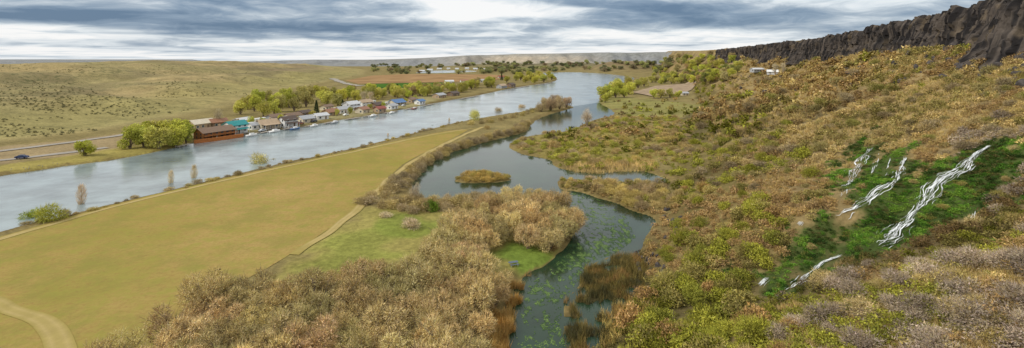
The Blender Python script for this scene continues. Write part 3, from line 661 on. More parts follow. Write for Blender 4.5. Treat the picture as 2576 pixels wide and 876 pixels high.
# scrub filling the marshy flat
c=np.array(scatter(MARSH,900,.6)); Z=hz(c[:,0],c[:,1]); nn=fbm(c[:,0]/14,c[:,1]/14,3,104)
col=np.array([random.choice(P_green+P_olive) if q>.48 else random.choice(P_gold+P_rust) for q in nn])
V,C=merge(PM,np.stack([c[:,0],c[:,1],Z-.1],-1),rng.uniform(.7,1.6,len(c)),rng.uniform(.5,.9,len(c)),col)
o=link('marsh_scrub',trimesh('marsh_scrub',V,C),M['leaf']); o.color=(1,1,1,1); props(o,'low olive and golden scrub over the marshy flat beside the creek','scrub',kind='stuff')
# moss
lo=MOSS.min(0); hi=MOSS.max(0); c=rng.uniform(lo-5,hi+5,(36000,2)); md=mossd(c[:,0],c[:,1]); c=c[(md<2)&(rng.uniform(0,1,len(c))<np.clip(.24-md*.12,0.04,1))][:6200]
Z=hz(c[:,0],c[:,1]); nn=fbm(c[:,0]/3.,c[:,1]/3.,3,105); fd=falld(c[:,0],c[:,1])
col=np.array([random.choice([(.105,.21,.026),(.14,.22,.035)]) if q>.57 else (random.choice([(.05,.115,.016),(.07,.15,.02),(.03,.06,.014),(.14,.135,.035)]) if q>.44 else random.choice([(.025,.05,.012),(.045,.075,.016),(.08,.07,.025)])) for q in nn])
V,C=merge(PM,np.stack([c[:,0],c[:,1],Z-.1],-1),(.2+rng.uniform(0,1,len(c))**2*.85)*np.clip(fd/1.6,.3,1),rng.uniform(.4,.9,len(c)),col)
o=link('moss_bank',trimesh('moss_bank',V,C),M['leaf']); o.color=(1,1,1,1); props(o,'deep green moss and cress around the hillside waterfalls','moss',kind='stuff')
# large individual shrubs on the slope
for zone,nn,(x0,x1,y0,y1) in (('a',90,(1940,2640,650,1000)),('a',24,(2400,2640,300,600)),('b',80,(1500,2050,300,960)),('b',130,(1540,1960,470,900)),('c',190,(1750,2600,130,480)),('m',50,(1950,2560,340,700))):
    px,py,X,Y,Z,t,ms=slopepts(nn,x0,x1,y0,y1)
    for a,b,x,y,z,tt,mm in zip(px,py,X,Y,Z,t,ms):
        if y>500: continue
        if falld([x],[y])[0]<3: continue
        if zone=='m':
            if mm: bush('moss_shrub',BT,x,y,random.uniform(.7,1.6),random.uniform(.7,1.),random.choice([(.30,.23,.10),(.24,.2,.065),(.32,.25,.12)]),'small brown shrub growing within the green moss by the waterfalls','brown shrubs in the moss',z)
            continue
        if mm: continue
        if zone=='a': bush('slope_bush',BT,x,y,random.uniform(1.3,3.),random.uniform(.75,1.0),random.choice(P_mauve+P_mauve+[(.32,.25,.12),(.27,.21,.08)]),'mauve grey bare twiggy bush on the steep slope around and below the waterfalls','mauve bushes on the right slope',z)
        elif zone=='b':
            if tt>.42: continue
            bush('willow_bush',BL if random.random()<.6 else BT,x,y,random.uniform(1.5,3.4),random.uniform(.9,1.2),random.choice(P_green+P_green+P_olive+[(.27,.17,.07)]),'olive green or rusty bush along the foot of the steep slope','bushes along the foot of the slope',z)
        else: bush('hillside_bush',BT,x,y,random.uniform(1.3,3.0)*min(1.6,max(1,y/150)),random.uniform(.7,1.),random.choice([(.25,.2,.12),(.22,.185,.08),(.2,.185,.055),(.31,.235,.11),(.18,.14,.08)]),'scattered dark bush on the upper slope below the cliff','bushes on the upper slope',z)
# sagebrush on the left hills
n=6000; px=rng.uniform(-60,1000,n); py=rng.uniform(160,345,n); X,Y,Z,ok=hits(px,py); ok&=(gl(LD,X,Y)>8)&(Y<1600)&(fbm(X/55,Y/55,4,71)+rng.uniform(-.06,.06,n)>.5)
X,Y,Z=X[ok],Y[ok],Z[ok]; col=np.array([random.choice([(.12,.115,.065),(.15,.14,.075),(.18,.16,.08)]) for _ in X])
V,C=merge(PF,np.stack([X,Y,Z-.1],-1),rng.uniform(.3,1.3,len(X)),rng.uniform(.6,1,len(X)),col)
o=link('sagebrush',trimesh('sagebrush',V,C),M['leaf']); o.color=(1,1,1,1); props(o,'grey green sagebrush dotted over the dry left hills','sagebrush',kind='stuff')
# reeds
def reeds(name,pts,n,L,cols,label,thr=.0,dry=False):
    P=poly(pts,0); lo=P.min(0); hi=P.max(0); c=rng.uniform(lo,hi,(n*6,2)); c=c[(sdist(P,c[:,0],c[:,1])+(fbm(c[:,0]/3,c[:,1]/3,2,81)-.5)*5<0)&(fbm(c[:,0]/2.2,c[:,1]/2.2,2,84)>thr)]
    if dry: c=c[hz(c[:,0],c[:,1])>-.35]
    c=c[:n]; m=len(c); z=np.maximum(hz(c[:,0],c[:,1]),-.1); p=np.stack([c[:,0],c[:,1],z-.1],-1); d=np.tile(np.array((0,0,1.)),(m,1))
    V=leaves(p,d,L,.06,.68); col=np.array(cols)[np.clip((fbm(c[:,0]/2.5,c[:,1]/2.5,3,83)*1.6-.3)*len(cols),0,len(cols)-1).astype(int)]*(.7+.6*fbm(c[:,0]/2,c[:,1]/2,2,82))[:,None]
    o=link(name,trimesh(name,V,tint(m)*np.repeat(col,3,0)),M['leaf']); o.color=(1,1,1,1); props(o,label,'reeds',kind='stuff')
reeds('reed_bed',REEDPX,14000,1.2,[(.06,.055,.025),(.10,.08,.03),(.135,.105,.035),(.19,.12,.045)],'dark brown green reed bed beside the near creek',.2,True)
reeds('golden_reeds',[(1320,705),(1335,695),(1300,760),(1292,880),(1290,1000),(1225,1000),(1245,876),(1262,790)],6000,1.4,[(.34,.20,.06),(.30,.18,.06),(.38,.25,.09)],'rusty golden reeds along the left bank of the near creek')
reeds('marsh_reeds',[(1420,430),(1480,415),(1560,408),(1650,412),(1660,432),(1560,434),(1480,440)],3500,1.6,[(.42,.30,.13),(.36,.26,.11)],'pale golden reeds fringing the inlet of the marshy flat')
reeds('pale_reeds',[(1550,760),(1620,745),(1630,800),(1560,900),(1480,900)],1800,1.3,[(.40,.30,.10),(.34,.23,.08)],'pale yellow reeds at the foot of the slope behind the dark reed bed')
# water weed mats: small jittered cells wherever the growth pattern is dense enough
W=poly([(1420,480),(1500,498),(1575,545),(1600,600),(1560,630),(1500,670),(1440,745),(1412,810),(1430,930),(1300,930),(1300,800),(1330,720),(1390,670),(1450,620),(1462,560)],0)
lo=W.min(0); hi=W.max(0); cs=.17; gx,gy=np.meshgrid(np.arange(lo[0],hi[0],cs),np.arange(lo[1],hi[1],cs*1.3)); gx=gx.ravel()+rng.uniform(-.08,.08,gx.size); gy=gy.ravel()+rng.uniform(-.1,.1,gy.size)
g1=fbm(gx/.8+.1*gy,gy/1.4,4,91); g2=fbm(gx/9,gy/13,3,92); sw=gl(SW,gx,gy)
ok=(sdist(W,gx,gy)<0)&(sw<-.7)&(g1+.5*(g2-.5)+.08*rng.normal(size=len(gx))>.57+.07*np.clip((sw+2.2)/1.5,0,1))
gx,gy,g1=gx[ok],gy[ok],g1[ok]; n=len(gx); k=6; a=rng.uniform(0,6.28,n)[:,None]+np.arange(k)[None]*2*math.pi/k; rr=rng.uniform(.04,.15,(n,k)); zz=.03+rng.uniform(0,.02,n)
qx=gx[:,None]+rr*np.cos(a); qy=gy[:,None]+rr*1.3*np.sin(a); V=np.empty((n,k,3,3)); V[:,:,0]=np.stack([gx,gy,zz],-1)[:,None]; V[:,:,1]=np.stack([qx,qy,np.repeat(zz[:,None],k,1)],-1); V[:,:,2]=np.roll(V[:,:,1],-1,1)
col=np.array([(.05,.09,.028),(.08,.14,.036),(.115,.185,.046),(.16,.24,.07)])[np.clip((g1-.52)*16+rng.uniform(-1,1,n),0,3).astype(int)]
props(link('water_weed',trimesh('water_weed',V.reshape(-1,3),np.repeat(col,k*3,0)),M['weed']),'bright green weed floating in mats on the near creek','water weed',kind='stuff')
# ------------------------------------------------------------------ waterfalls: many short thin runs of white water
for (pts,width,strands,label,w0),P in zip(FALLS,FP):
    sg=np.r_[0,np.cumsum(np.hypot(*np.diff(P,axis=0).T))]; V=[];C=[]; LL=sg[-1]
    for q in range(strands):
        ln=min(LL*.9,random.uniform(.6,2.6)+LL*random.uniform(0,.07)); s0=random.uniform(-.05,1)*(LL-ln); s0=max(0,s0); s1=s0+ln
        n=max(6,int((s1-s0)/.2)); s=np.linspace(s0,s1,n); x=np.interp(s,sg,P[:,0]); y=np.interp(s,sg,P[:,1])
        tx=np.gradient(x); ty=np.gradient(y); L=np.hypot(tx,ty)+1e-6; nx=-ty/L; ny=tx/L
        wd=width*(w0+(1-w0)*s/LL)*(.5+1.*vnoise(s/2.,s*0+3,94)); off=random.gauss(0,.32)*wd+(vnoise(s/1.,s*0+q*7.7,95)-.5)*.3*wd
        hw=np.clip(random.uniform(.015,.085)*(.3+1.2*vnoise(s/.5,s*0+q*3.1,96)),.012,1)*np.minimum(1,np.minimum(np.arange(n),np.arange(n)[::-1])*.3+.05)
        zz=.16+q*.001+.16*vnoise(s/.7,s*0+q,97)
        A=np.stack([x+nx*(off-hw),y+ny*(off-hw)],-1); B=np.stack([x+nx*(off+hw),y+ny*(off+hw)],-1)
        A=np.c_[A,hz(A[:,0],A[:,1])+zz]; B=np.c_[B,hz(B[:,0],B[:,1])+zz]
        g=random.choice([.82,.74,.62,.45]); cc=(g*.96,g,g)
        for i in range(n-1): V+=[A[i],B[i],B[i+1],A[i],B[i+1],A[i+1]]; C+=[cc]*6
    o=link('waterfall',trimesh('waterfall',np.array(V),np.array(C)),M['foam']); props(o,label,'waterfall')
# ------------------------------------------------------------------ boulders
def boulder_mesh():
    bm=bmesh.new(); bmesh.ops.create_icosphere(bm,subdivisions=2,radius=1)
    ax=[Vector(d) for d in unit(7)]
    for v in bm.verts:
        p=v.co.copy()
        for a in ax:
            d=p.dot(a)
            if d>.62: p-=a*(d-.62)
        v.co=p*random.uniform(.94,1.06)
    me=bpy.data.meshes.new('boulder'); bm.to_mesh(me); bm.free(); me.shade_flat(); me.materials.append(M['rock']); return me
BO=[boulder_mesh() for _ in range(5)]
def boulder(x,y,s,label,group,z=None):
    o=link('boulder',random.choice(BO),None,None,(x,y,(float(hz(x,y)) if z is None else z)+s*.15)); o.rotation_euler=[random.uniform(0,6) for _ in range(3)]; o.scale=(s,s*random.uniform(.7,1.2),s*random.uniform(.5,.9)); props(o,label,'boulder',group)
for i in range(90):
    x,y,z=hit(random.uniform(1595,1690),random.uniform(625,770)); boulder(x,y,random.uniform(.25,.9),'dark boulder in the rock pile at the creek edge behind the reeds','boulders at the creek edge')
for i in range(20):
    x,y,z=hit(random.uniform(1670,1720),random.uniform(505,600)); boulder(x,y,random.uniform(.3,.9),'dark boulder in the small gully at the slope foot','boulders in the gully')
for i in range(200):
    px=random.uniform(1840,2600); top=np.interp(px,[1830,2100,2300,2480,2600],[150,142,118,112,150]); x,y,z=hit(px,top+random.uniform(0,1)**2*90+1)
    if y<700: boulder(x,y,random.uniform(.6,2.2),'dark basalt block fallen below the cliff','fallen blocks below the cliff')
x,y,z=hit(1555,712); boulder(x,y,.5,'single boulder among the dark reeds',None)
# ------------------------------------------------------------------ buildings
def windows(root,specs,wall='trim'):
    for (cx,cy,cz,w,h,ax) in specs:
        b=MB()
        if ax=='y': b.box(cx,cy,cz-h/2-.1,w+.2,.1,h+.2)
        else: b.box(cx,cy,cz-h/2-.1,.1,w+.2,h+.2)
        f=b.build('window',M[wall],root); p=MB(); sg=-1 if (cy if ax=='y' else cx)<0 else 1
        if ax=='y': p.box(cx,cy+sg*.05,cz-h/2,w,.06,h)
        else: p.box(cx+sg*.05,cy,cz-h/2,.06,w,h)
        p.build('pane',M['glass'],f)
def house(px,py,w,d,h,rh,wc,rc,rot,label,cat='house',name='house',group=None,chim=False,porch=False,storeys=1):
    x,y,z=hit(px,py); e=empty(name,(x,y,z-.15),R(rot)); props(e,label,cat,group)
    b=MB(); b.extrude([(-d/2,-.3),(d/2,-.3),(d/2,h),(0,h+rh),(-d/2,h)],-w/2,w/2); b.build('wall',paint(wc),e)
    o=.6; s=rh/(d/2); t=.28; r=MB()
    for sg in (-1,1): r.extrude([(0,h+rh+.06),(sg*(d/2+o),h-o*s+.06),(sg*(d/2+o),h-o*s+.06+t),(0,h+rh+.06+t)],-w/2-o,w/2+o)
    rf=r.build('roof',paint(rc),e)
    if chim: c=MB(); c.box(w*.22,d*.12,h+rh*.4,.8,.8,rh*.6+1.); c.build('chimney',paint('tan'),rf)
    fr='trim'; sp=[]
    for k in range(storeys):
        zc=1.6+k*2.7; n=max(2,int(w/3.2))
        for i in range(n):
            cx=-w/2+w*(i+.5)/n
            if k==0 and i==n//2: continue
            sp.append((cx,-d/2,zc,1.3,1.2,'y'))
        for sx in (-1,1): sp.append((sx*w/2,-d*.2,zc,1.2,1.2,'x'))
    windows(e,sp,fr)
    n=max(2,int(w/3.2)); cx=-w/2+w*(n//2+.5)/n; dd=MB(); dd.box(cx,-d/2,0,1.1,.12,2.2); do=dd.build('door',paint('brown' if wc!='brown' else 'cream'),e); kn=MB(); kn.box(cx+.4,-d/2-.1,1.0,.1,.1,.1); kn.build('handle',M['metal'],do)
    if porch:
        p=MB(); p.box(0,-d/2-1.5,.05,w*.9,2.8,.2); p.build('deck',M['wood'],e)
        for i in range(4): q=MB(); q.box(-w*.42+i*w*.28,-d/2-2.7,.25,.15,.15,2.4); q.build('post',M['trim'],e)
        q=MB(); q.extrude([(-d/2-3.1,2.6),(-d/2-.05,3.0),(-d/2-.05,3.15),(-d/2-3.1,2.75)],-w*.46,w*.46); q.build('porch_roof',paint(rc),e)
    return e
HS=[(592,334,10,7.5,4.8,1.9,'white','teal',62,'white two storey house with teal roof beside the brown lodge',1,1,2),
(506,322,13,8,3.2,2.,'tan','cream',66,'tan long house with pale roof behind the lodge',0,0,1),
(548,318,9,7,3.,1.8,'brown','rust',52,'brown cabin with rusty roof behind the teal roofed house',0,0,1),
(610,312,10,6,2.8,1.2,'white','lightgrey',74,'white low home with pale roof behind the teal roofed house',0,0,1),
(642,325,7,5,2.8,1.3,'white','grey',60,'small white cottage with grey roof between teal and tan roofed houses',0,0,1),
(672,322,11,8,3.,2.2,'cream','tan',54,'cream house with broad tan roof and porch near the water',1,1,1),
(690,303,11,6,2.8,1.4,'grey','brown',76,'grey home with brown roof behind the broad tan roof',0,0,1),
(724,318,9,7,4.4,1.9,'white','darkbrown',58,'white two storey house with dark roof near the water',0,1,2),
(735,300,12,6.5,2.8,1.6,'tan','brown',72,'tan long home with brown roof behind the white two storey house',0,0,1),
(768,308,9,7,2.8,1.7,'cream','grey',60,'cream cottage with grey roof left of the dark conifer',0,0,1),
(765,292,9,6,2.8,1.4,'brown','darkbrown',70,'brown cabin with dark roof left of the dark conifer',0,0,1),
(806,300,9,6,2.8,1.4,'white','lightgrey',56,'white cottage with pale roof in front of the dark conifer',0,0,1),
(832,290,11,7,2.8,1.9,'tan','rust',68,'tan house with rust roof right of the dark conifer',1,0,1),
(822,276,10,6,2.8,1.3,'cream','brown',74,'cream cottage with brown roof behind the rust roofed house',0,0,1),
(862,284,10,7,3.2,1.7,'white','grey',58,'white house with grey roof, middle of the riverside row',0,0,1),
(884,276,12,8,4.8,2.,'lightgrey','lightgrey',66,'large pale grey two storey house in the middle of the village',0,1,2),
(912,284,9,7,3.,1.7,'cream','rust',72,'cream house with rust roof at the water below the large grey house',0,0,1),
(918,270,11,7,4.6,1.9,'white','tan',56,'white two storey house with tan roof right of the large grey house',1,0,2),
(948,272,11,7,3.,1.9,'brown','darkbrown',70,'dark brown house left of the blue roofed house',0,0,1),
(955,282,8,6,3.,1.5,'tan','red',60,'small tan house with red roof close to the water',0,0,1),
(998,264,13,8,3.,2.,'cream','blue',58,'cream house with large blue roof at the right of the village',0,1,1),
(985,274,9,6,2.8,1.5,'white','grey',68,'white cottage at the water below the blue roof',0,0,1),
(1056,262,8,6,3.0,1.4,'white','blue',62,'small white house with blue roof at the right end of the village',0,0,1),
(1035,258,10,7,3.,1.5,'tan','brown',70,'tan house with brown roof between the two blue roofed houses',0,0,1),
(1105,246,13,8,3.,1.8,'tan','grey',64,'tan house with grey roof in the tree belt past the village',0,0,1),
(1140,241,13,8,3.,1.8,'brown','darkbrown',64,'dark brown house in the tree belt past the village',0,0,1),
(1262,222,14,8,3.6,2.,'grey','tan',60,'grey house left of the wooded river point',0,0,1),
(1285,219,12,8,3.6,2.,'brown','darkbrown',60,'brown house just left of the wooded river point',0,0,1),
(1130,209.5,13,8,3,1.8,'white','lightgrey',20,'white long farm shed left of the others by the ploughed field',0,0,1),
(1168,208.5,12,8,3.4,2.,'white','rust',20,'white farm building with rust roof by the ploughed field',0,0,1),
(1212,207,13,8,3,1.8,'white','grey',20,'white farm shed with grey roof right of the others by the ploughed field',0,0,1),
(1262,197,13,8,3,1.8,'cream','red',15,'cream farm house with red roof behind the wooded point',0,0,1)]
for q in HS:
    house(*q[:10],chim=bool(q[10]),porch=bool(q[11]),storeys=q[12])
for px,py in ((1062,181),(1082,178),(1105,175.5),(1128,175),(1150,175.5),(1175,174.5),(1196,175.5),(1222,177)):
    house(px,py,random.uniform(9,15),8,3,2,'white','lightgrey',random.uniform(-10,20),'small white house among trees far up the river',group='white houses far up the river')
house(1905,181,13,6,2.8,1.2,'grey','lightgrey',14,'long grey barn with pale metal roof on the bench below the cliff',cat='barn',name='barn')
house(1943,187,9,6,2.6,1.6,'lightgrey','white',-20,'pale shed with white roof right of the grey barn on the bench',cat='shed',name='shed')
house(1722,240,7,5,2.6,1.2,'cream','grey',10,'small pale shed beside the corral on the right bank',cat='shed',name='shed')
# lodge
x,y,z=hit(540,345); e=empty('lodge',(x,y,z-.1),R(62),(.72,.72,.66)); props(e,'brown log lodge with railed balconies at the river edge','lodge')
b=MB(); b.extrude([(-6,-.4),(6,-.4),(6,5.6),(0,8.4),(-6,5.6)],-12,12); b.build('wall',M['log'],e)
r=MB()
for sg in (-1,1): r.extrude([(0,8.47),(sg*7.2,5.1),(sg*7.2,5.4),(0,8.8)],-13,13)
rf=r.build('roof',paint('brown'),e); c=MB(); c.box(5,2,7,1,1,3); c.build('chimney',paint('tan'),rf)
windows(e,[(-10+i*4,-6,zc,1.8,1.4,'y') for i in range(6) for zc in (1.7,4.3) if not(i==2 and zc<2)]+[(sx*12,yy,zc,1.5,1.3,'x') for sx in (-1,1) for yy in (-3,2) for zc in (1.7,4.3)],'log')
d=MB(); d.box(-2,-6,0,1.4,.14,2.3); d.build('door',paint('cream'),e)
for k,zz in enumerate((.05,2.9)):
    b=MB(); b.box(0,-7.6,zz,24,3.,.22); b.build('balcony',M['log'],e)
    b=MB(); b.box(0,-9,zz+1.05,24,.12,.14)
    for i in range(41): b.box(-12+i*.6,-9,zz+.22,.09,.09,.85)
    b.build('railing',M['orange'],e)
for i in range(6): b=MB(); b.box(-11.8+i*4.72,-8.8,.2,.25,.25,5.); b.build('post',M['log'],e)
P=[gp(*p,.6) for p in ((488,358.5),(540,352.5),(612,342))]; b=MB()
for a,c in zip(P[:-1],P[1:]):
    v=Vector((c[0]-a[0],c[1]-a[1],0)); n=Vector((-v.y,v.x,0)).normalized()*-.25
    for k in range(3):
        z0=-.3+k*.72; o=n*(1+.2*(2-k))
        b.add([(a[0]-o.x,a[1]-o.y,z0),(a[0]+o.x,a[1]+o.y,z0),(c[0]+o.x,c[1]+o.y,z0),(c[0]-o.x,c[1]-o.y,z0)]+[(a[0]-o.x,a[1]-o.y,z0+.7),(a[0]+o.x,a[1]+o.y,z0+.7),(c[0]+o.x,c[1]+o.y,z0+.7),(c[0]-o.x,c[1]-o.y,z0+.7)],[(0,1,2,3),(4,5,6,7),(0,1,5,4),(1,2,6,5),(2,3,7,6),(3,0,4,7)])
props(b.build('retaining_wall',M['orange']),'orange timber retaining wall at the water below the lodge','wall')
# ------------------------------------------------------------------ vehicles, trailers, boats, docks
def cyl(b,cx,cy,cz,r,w,k=12):
    b.add([(cx+r*math.cos(2*math.pi*j/k),cy+s*w/2,cz+r*math.sin(2*math.pi*j/k)) for s in (-1,1) for j in range(k)],[(j,(j+1)%k,k+(j+1)%k,k+j) for j in range(k)]+[tuple(range(k)),tuple(range(k,2*k))[::-1]])
def car(px,py,col,rot,label,s=1.):
    x,y,z=hit(px,py); e=empty('car',(x,y,z+.28),R(rot),(s,s,s)); props(e,label,'car')
    prof=[(-2.2,.35),(-2.25,.75),(-2.05,.95),(-1.5,1.0),(-.9,1.45),(.6,1.48),(1.2,1.02),(2.1,.86),(2.25,.6),(2.2,.33)]
    b=MB(); n=len(prof); 
    b.add([(px_,sy*(.88 if z_<1.1 else .66),z_) for sy in (-1,1) for px_,z_ in prof],[(i,(i+1)%n,n+(i+1)%n,n+i) for i in range(n)]+[tuple(range(n)),tuple(range(n,2*n))[::-1]]); b.build('body',paint(col),e)
    for sy in (-1,1):
        w=MB(); w.add([(-1.3,sy*.865,1.03),(1.0,sy*.865,1.05),(.55,sy*.70,1.42),(-.85,sy*.70,1.4)],[(0,1,2,3)]); w.build('side_window',M['glass'],e)
        for wx in (-1.35,1.4): w=MB(); cyl(w,wx,sy*.82,.33,.33,.22); w.build('wheel',M['tyre'],e)
        l=MB(); l.box(2.23,sy*.6,.6,.06,.3,.14); l.build('headlight',M['trim'],e)
    w=MB(); w.add([(1.17,-.72,1.07),(1.17,.72,1.07),(.66,.6,1.45),(.66,-.6,1.45)],[(0,1,2,3)]); w.build('windshield',M['glass'],e)
def trailer(px,py,L,col,rot,label):
    x,y,z=hit(px,py); e=empty('trailer',(x,y,z),R(rot)); props(e,label,'camper trailer')
    b=MB(); b.extrude([(-1.2,.6),(1.2,.6),(1.2,2.9),(1.0,3.1),(-1.0,3.1),(-1.2,2.9)],-L/2,L/2); b.build('body',paint(col),e)
    b=MB(); b.box(0,-1.21,1.1,L*.96,.04,.25); b.build('stripe',paint('tan'),e)
    for i in range(3): b=MB(); b.box(-L*.32+i*L*.3,-1.22,1.7,1.1,.05,.7); b.build('window',M['glass'],e)
    b=MB(); b.box(L*.42,-1.22,.75,.7,.05,1.9); b.build('door',paint('lightgrey'),e)
    for sy in (-1,1):
        for wx in (-.5,.5): w=MB(); cyl(w,wx,sy*1.05,.36,.36,.22); w.build('wheel',M['tyre'],e)
    b=MB(); b.box(L/2+.7,0,.55,1.4,.12,.12); b.build('hitch',M['metal'],e)
def boat(px,py,L,col,rot,label,cabin=True):
    x,y=gp(px,py); e=empty('boat',(x,y,.05),R(rot)); props(e,label,'boat')
    st=[(-.5,.36,.8),(-.2,.40,.8),(.15,.38,.85),(.38,.22,.95),(.5,.01,1.05)]; vs=[];fs=[]
    for t,hw,hh in st: vs+=[(t*L,-hw*L*.42,hh),(t*L,-hw*L*.3,.0),(t*L,0,-.3),(t*L,hw*L*.3,.0),(t*L,hw*L*.42,hh)]
    for i in range(4):
        for j in range(4): fs.append((i*5+j,i*5+j+1,i*5+j+6,i*5+j+5))
        fs.append((i*5+4,i*5,i*5+5,i*5+9))
    fs.append((0,1,2,3,4)); b=MB(); b.add(vs,fs); b.build('hull',paint(col),e)
    if cabin:
        b=MB(); b.extrude([(-.26*L*.42,.8),(.26*L*.42,.8),(.2*L*.42,1.7),(-.2*L*.42,1.7)],-.12*L,.22*L); c=b.build('cabin',paint('white'),e)
        w=MB(); w.add([(.222*L,-.2*L*.42,1.15),(.222*L,.2*L*.42,1.15),(.222*L,.17*L*.42,1.6),(.222*L,-.17*L*.42,1.6)],[(0,1,2,3)]); w.build('windshield',M['glass'],c)
    m=MB(); m.box(-.53*L,0,.1,.35,.4,1.0); m.build('outboard_motor',paint('dark'),e)
def dock(p0,p1,wid,label,group=None):
    a=Vector((*gp(*p0),.0)); c=Vector((*gp(*p1),.0)); L=(c-a).length; e=empty('dock',(a.x,a.y,0),math.atan2(c.y-a.y,c.x-a.x)); props(e,label,'dock',group)
    b=MB(); n=max(4,int(L/.5))
    for i in range(n): b.box((i+.5)*L/n,0,.55,L/n*.9,wid,.12)
    b.build('deck',M['wood'],e); b=MB()
    for sy in (-1,1): b.box(L/2,sy*wid*.42,.35,L,.15,.19)
    b.build('beam',M['wood'],e)
    for i in range(max(2,int(L/5)+1)):
        for sy in (-1,1): q=MB(); q.tube([(min(L-.2,.2+i*5.),sy*(wid/2+.12),-1),(min(L-.2,.2+i*5.),sy*(wid/2+.12),1.2)],[.12,.12],6); q.build('post',M['wood'],e)
dock((-20,438),(75,428),2.6,'grey wooden dock at the far left, nearest the frame edge')
dock((60,430),(120,421),2.2,'grey wooden dock at the far left, middle of three')
dock((100,424),(163,413),2.4,'grey wooden dock at the far left, closest to the willows')
for a,c,l in [((446,372),(478,364),'small dock left of the orange timber wall'),((620,343),(648,337),'dock right of the orange timber wall'),((655,337),(700,328),'long dock below the cream house with porch'),((712,328),(752,322),'long dock below the white two storey house'),((765,321),(800,315),'dock below the cream cottage with grey roof'),((815,313),(850,306),'dock below the rust roofed house'),((868,303),(905,297),'dock below the large grey house'),((915,295),(950,290),'dock below the small red roofed house'),((965,287),(1000,281),'dock below the large blue roof'),((1020,277),(1050,271),'dock near the small blue roofed house'),((1065,268),(1090,263),'short dock past the right end of the village'),((1160,250),(1200,243),'dock below the far tree belt'),((1290,224),(1330,217.5),'dock just left of the wooded river point'),((1345,215.5),(1390,209),'dock below the wooded river point')]: dock(a,c,1.8,l)
for px,py,L,c,rot,l in [(632,343,7,'white',60,'white cabin boat moored right of the orange timber wall'),(690,333,8,'white',64,'white cabin boat moored below the cream house with porch'),(742,326,7,'blue',62,'blue hulled boat moored below the white two storey house'),(790,319,6.5,'white',64,'white boat moored below the cream cottage'),(842,310,6.5,'silver',66,'silver boat moored below the rust roofed house'),(938,293.5,8,'white',66,'white boat moored below the small red roofed house'),(985,286,7,'white',66,'white boat moored below the large blue roof'),(1042,275,7,'red',66,'red hulled boat moored near the small blue roofed house')]: boat(px,py,L,c,rot,l)
for px,py,L,c,rot,l in [(622,322,8,'white',64,'white camper trailer right of the teal roofed house'),(652,309,9,'white',70,'white camper trailer behind the small white cottage'),(700,318,8,'white',62,'white camper trailer between the two riverside porch houses'),(718,304,10,'white',66,'long white camper trailer behind the white two storey house'),(782,303,8,'white',66,'white camper trailer left of the cottage by the conifer'),(848,280,9,'cream',66,'cream camper trailer behind the rust roofed house'),(896,268,9,'white',66,'white camper trailer behind the large grey house'),(970,266,9,'white',66,'white camper trailer left of the large blue roof'),(935,262,9,'white',66,'white camper trailer behind the white tan roofed house')]: trailer(px,py,L,c,rot,l)
car(55,400,'navy',14,'dark blue car parked on the left road',1.0)
for px,py,c,l in [(660,332,'silver','silver car parked in front of the cream house with porch'),(756,314,'red','red car parked left of the cream cottage'),(790,308,'dark','black car parked before the dark conifer'),(870,292,'white','white car parked beside the middle riverside house'),(1015,268,'silver','silver car parked right of the large blue roof')]: car(px,py,c,66,l)
# picnic table in the meadow
x,y,z=hit(1292,668); e=empty('picnic_table',(x,y,z),R(20)); props(e,'blue grey picnic table on the grass beside the thicket','table')
b=MB()
for i in range(5): b.box(0,-.36+i*.18,.72,1.9,.16,.05)
b.build('table_top',paint('slate'),e)
for s in (-1,1): b=MB(); b.box(0,s*.75,.42,1.9,.28,.05); b.build('bench',paint('slate'),e)
for s in (-1,1):
    b=MB(); b.tube([(s*.7,-.75,0),(s*.7,-.2,.72)],[.05,.05],4); b.tube([(s*.7,.75,0),(s*.7,.2,.72)],[.05,.05],4); b.box(s*.7,0,.36,.08,1.5,.06); b.build('leg',M['metal'],e)
# ------------------------------------------------------------------ sky, sun, camera
wd=bpy.data.worlds.new('World'); SC.world=wd; wd.use_nodes=True; nt=NT(wd.node_tree); nt.N.clear()
SE=R(42); SUNV=Vector((-.93*math.cos(SE),-.37*math.cos(SE),math.sin(SE))); SR=math.atan2(SUNV.x,SUNV.y)
tc=nt.new('ShaderNodeTexCoord').outputs['Generated']; sp=nt.new('ShaderNodeSeparateXYZ'); nt.put(sp.inputs[0],tc); dx,dy,dz=sp.outputs
az=nt.m('ARCTAN2',dx,dy); el=nt.m('MAXIMUM',dz,-.01)
lg=nt.m('LOGARITHM',nt.m('ADD',el,.022),math.e)
def vec(a,b,c=0.):
    v=nt.new('ShaderNodeCombineXYZ'); nt.put(v.inputs[0],a); nt.put(v.inputs[1],b); v.inputs[2].default_value=c; return v.outputs[0]
n1=nt.noise(vec(nt.m('MULTIPLY',az,4.2),nt.m('MULTIPLY',lg,2.6)),1.,4,.5,.7)
n2=nt.noise(vec(nt.m('MULTIPLY',az,1.8),nt.m('MULTIPLY',lg,1.5),4.),1.,3,.5,.3)
n3=nt.noise(vec(nt.m('MULTIPLY',az,13.),nt.m('MULTIPLY',lg,5.2),9.),1.,8,.62,.7)
def G(a0,e0,sa,se):
    a=nt.m('POWER',nt.m('ABSOLUTE',nt.m('DIVIDE',nt.m('SUBTRACT',az,a0),sa)),2.); b=nt.m('POWER',nt.m('ABSOLUTE',nt.m('DIVIDE',nt.m('SUBTRACT',el,e0),se)),2.)
    return nt.m('EXPONENT',nt.m('MULTIPLY',nt.m('ADD',a,b),-1.))
b=nt.m('MULTIPLY_ADD',n1,1.35,-.08); b=nt.m('ADD',b,nt.m('MULTIPLY_ADD',n2,.9,-.45)); b=nt.m('ADD',b,nt.m('MULTIPLY_ADD',n3,.95,-.48))
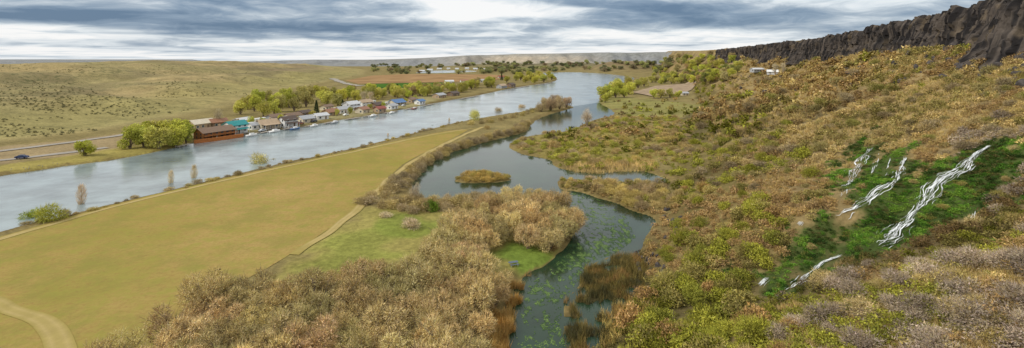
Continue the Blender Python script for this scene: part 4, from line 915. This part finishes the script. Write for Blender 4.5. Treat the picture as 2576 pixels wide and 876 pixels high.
for (a0,e0,sa,se,k) in [(-.36,.047,.33,.014,-.7),(-.70,.06,.3,.012,-.3),(-.45,.085,.35,.014,-.25),(.27,.085,.16,.018,-.4),(.55,.06,.25,.02,-.22),(-.06,.08,.14,.02,.5),(.1,.04,.3,.010,.3),(-.75,.035,.3,.012,.2),(0,0,3.,.018,.25)]:
    b=nt.m('ADD',b,nt.m('MULTIPLY',G(a0,e0,sa,se),k))
over=nt.m('MULTIPLY',nt.m('GREATER_THAN',el,.14),.3); b=nt.m('ADD',b,over)
cc=nt.ramp(b,[(.0,(.12,.20,.32)),(.28,(.25,.34,.46)),(.5,(.45,.53,.62)),(.7,(.76,.82,.87)),(.9,(1,1,1))])
sk=nt.new('ShaderNodeTexSky',sky_type='NISHITA'); sk.sun_disc=False; sk.sun_elevation=SE; sk.sun_rotation=SR
b1=nt.new('ShaderNodeBackground'); nt.put(b1.inputs[0],sk.outputs[0]); b1.inputs[1].default_value=.1
b2=nt.new('ShaderNodeBackground'); nt.put(b2.inputs[0],cc); b2.inputs[1].default_value=1.0
mx=nt.new('ShaderNodeMixShader'); mx.inputs[0].default_value=.9; nt.L.new(b1.outputs[0],mx.inputs[1]); nt.L.new(b2.outputs[0],mx.inputs[2])
out=nt.new('ShaderNodeOutputWorld'); nt.L.new(mx.outputs[0],out.inputs[0])
sl=bpy.data.lights.new('sun','SUN'); sl.energy=2.3; sl.angle=R(10); sl.color=(1,.94,.84); so=bpy.data.objects.new('sun',sl); COL.objects.link(so)
# soft sun from the left, slightly behind the camera
so.rotation_euler=SUNV.to_track_quat('Z','Y').to_euler()
cd=bpy.data.cameras.new('camera'); cam=bpy.data.objects.new('camera',cd); COL.objects.link(cam); cam.location=(0,0,H); cam.rotation_euler=(R(90),0,0)
cd.sensor_width=36; cd.lens=18; cd.shift_y=-300/2576; cd.clip_end=30000; cd.clip_start=.5; SC.camera=cam
SC.view_settings.view_transform='Standard'; SC.view_settings.look='None'; SC.view_settings.exposure=0
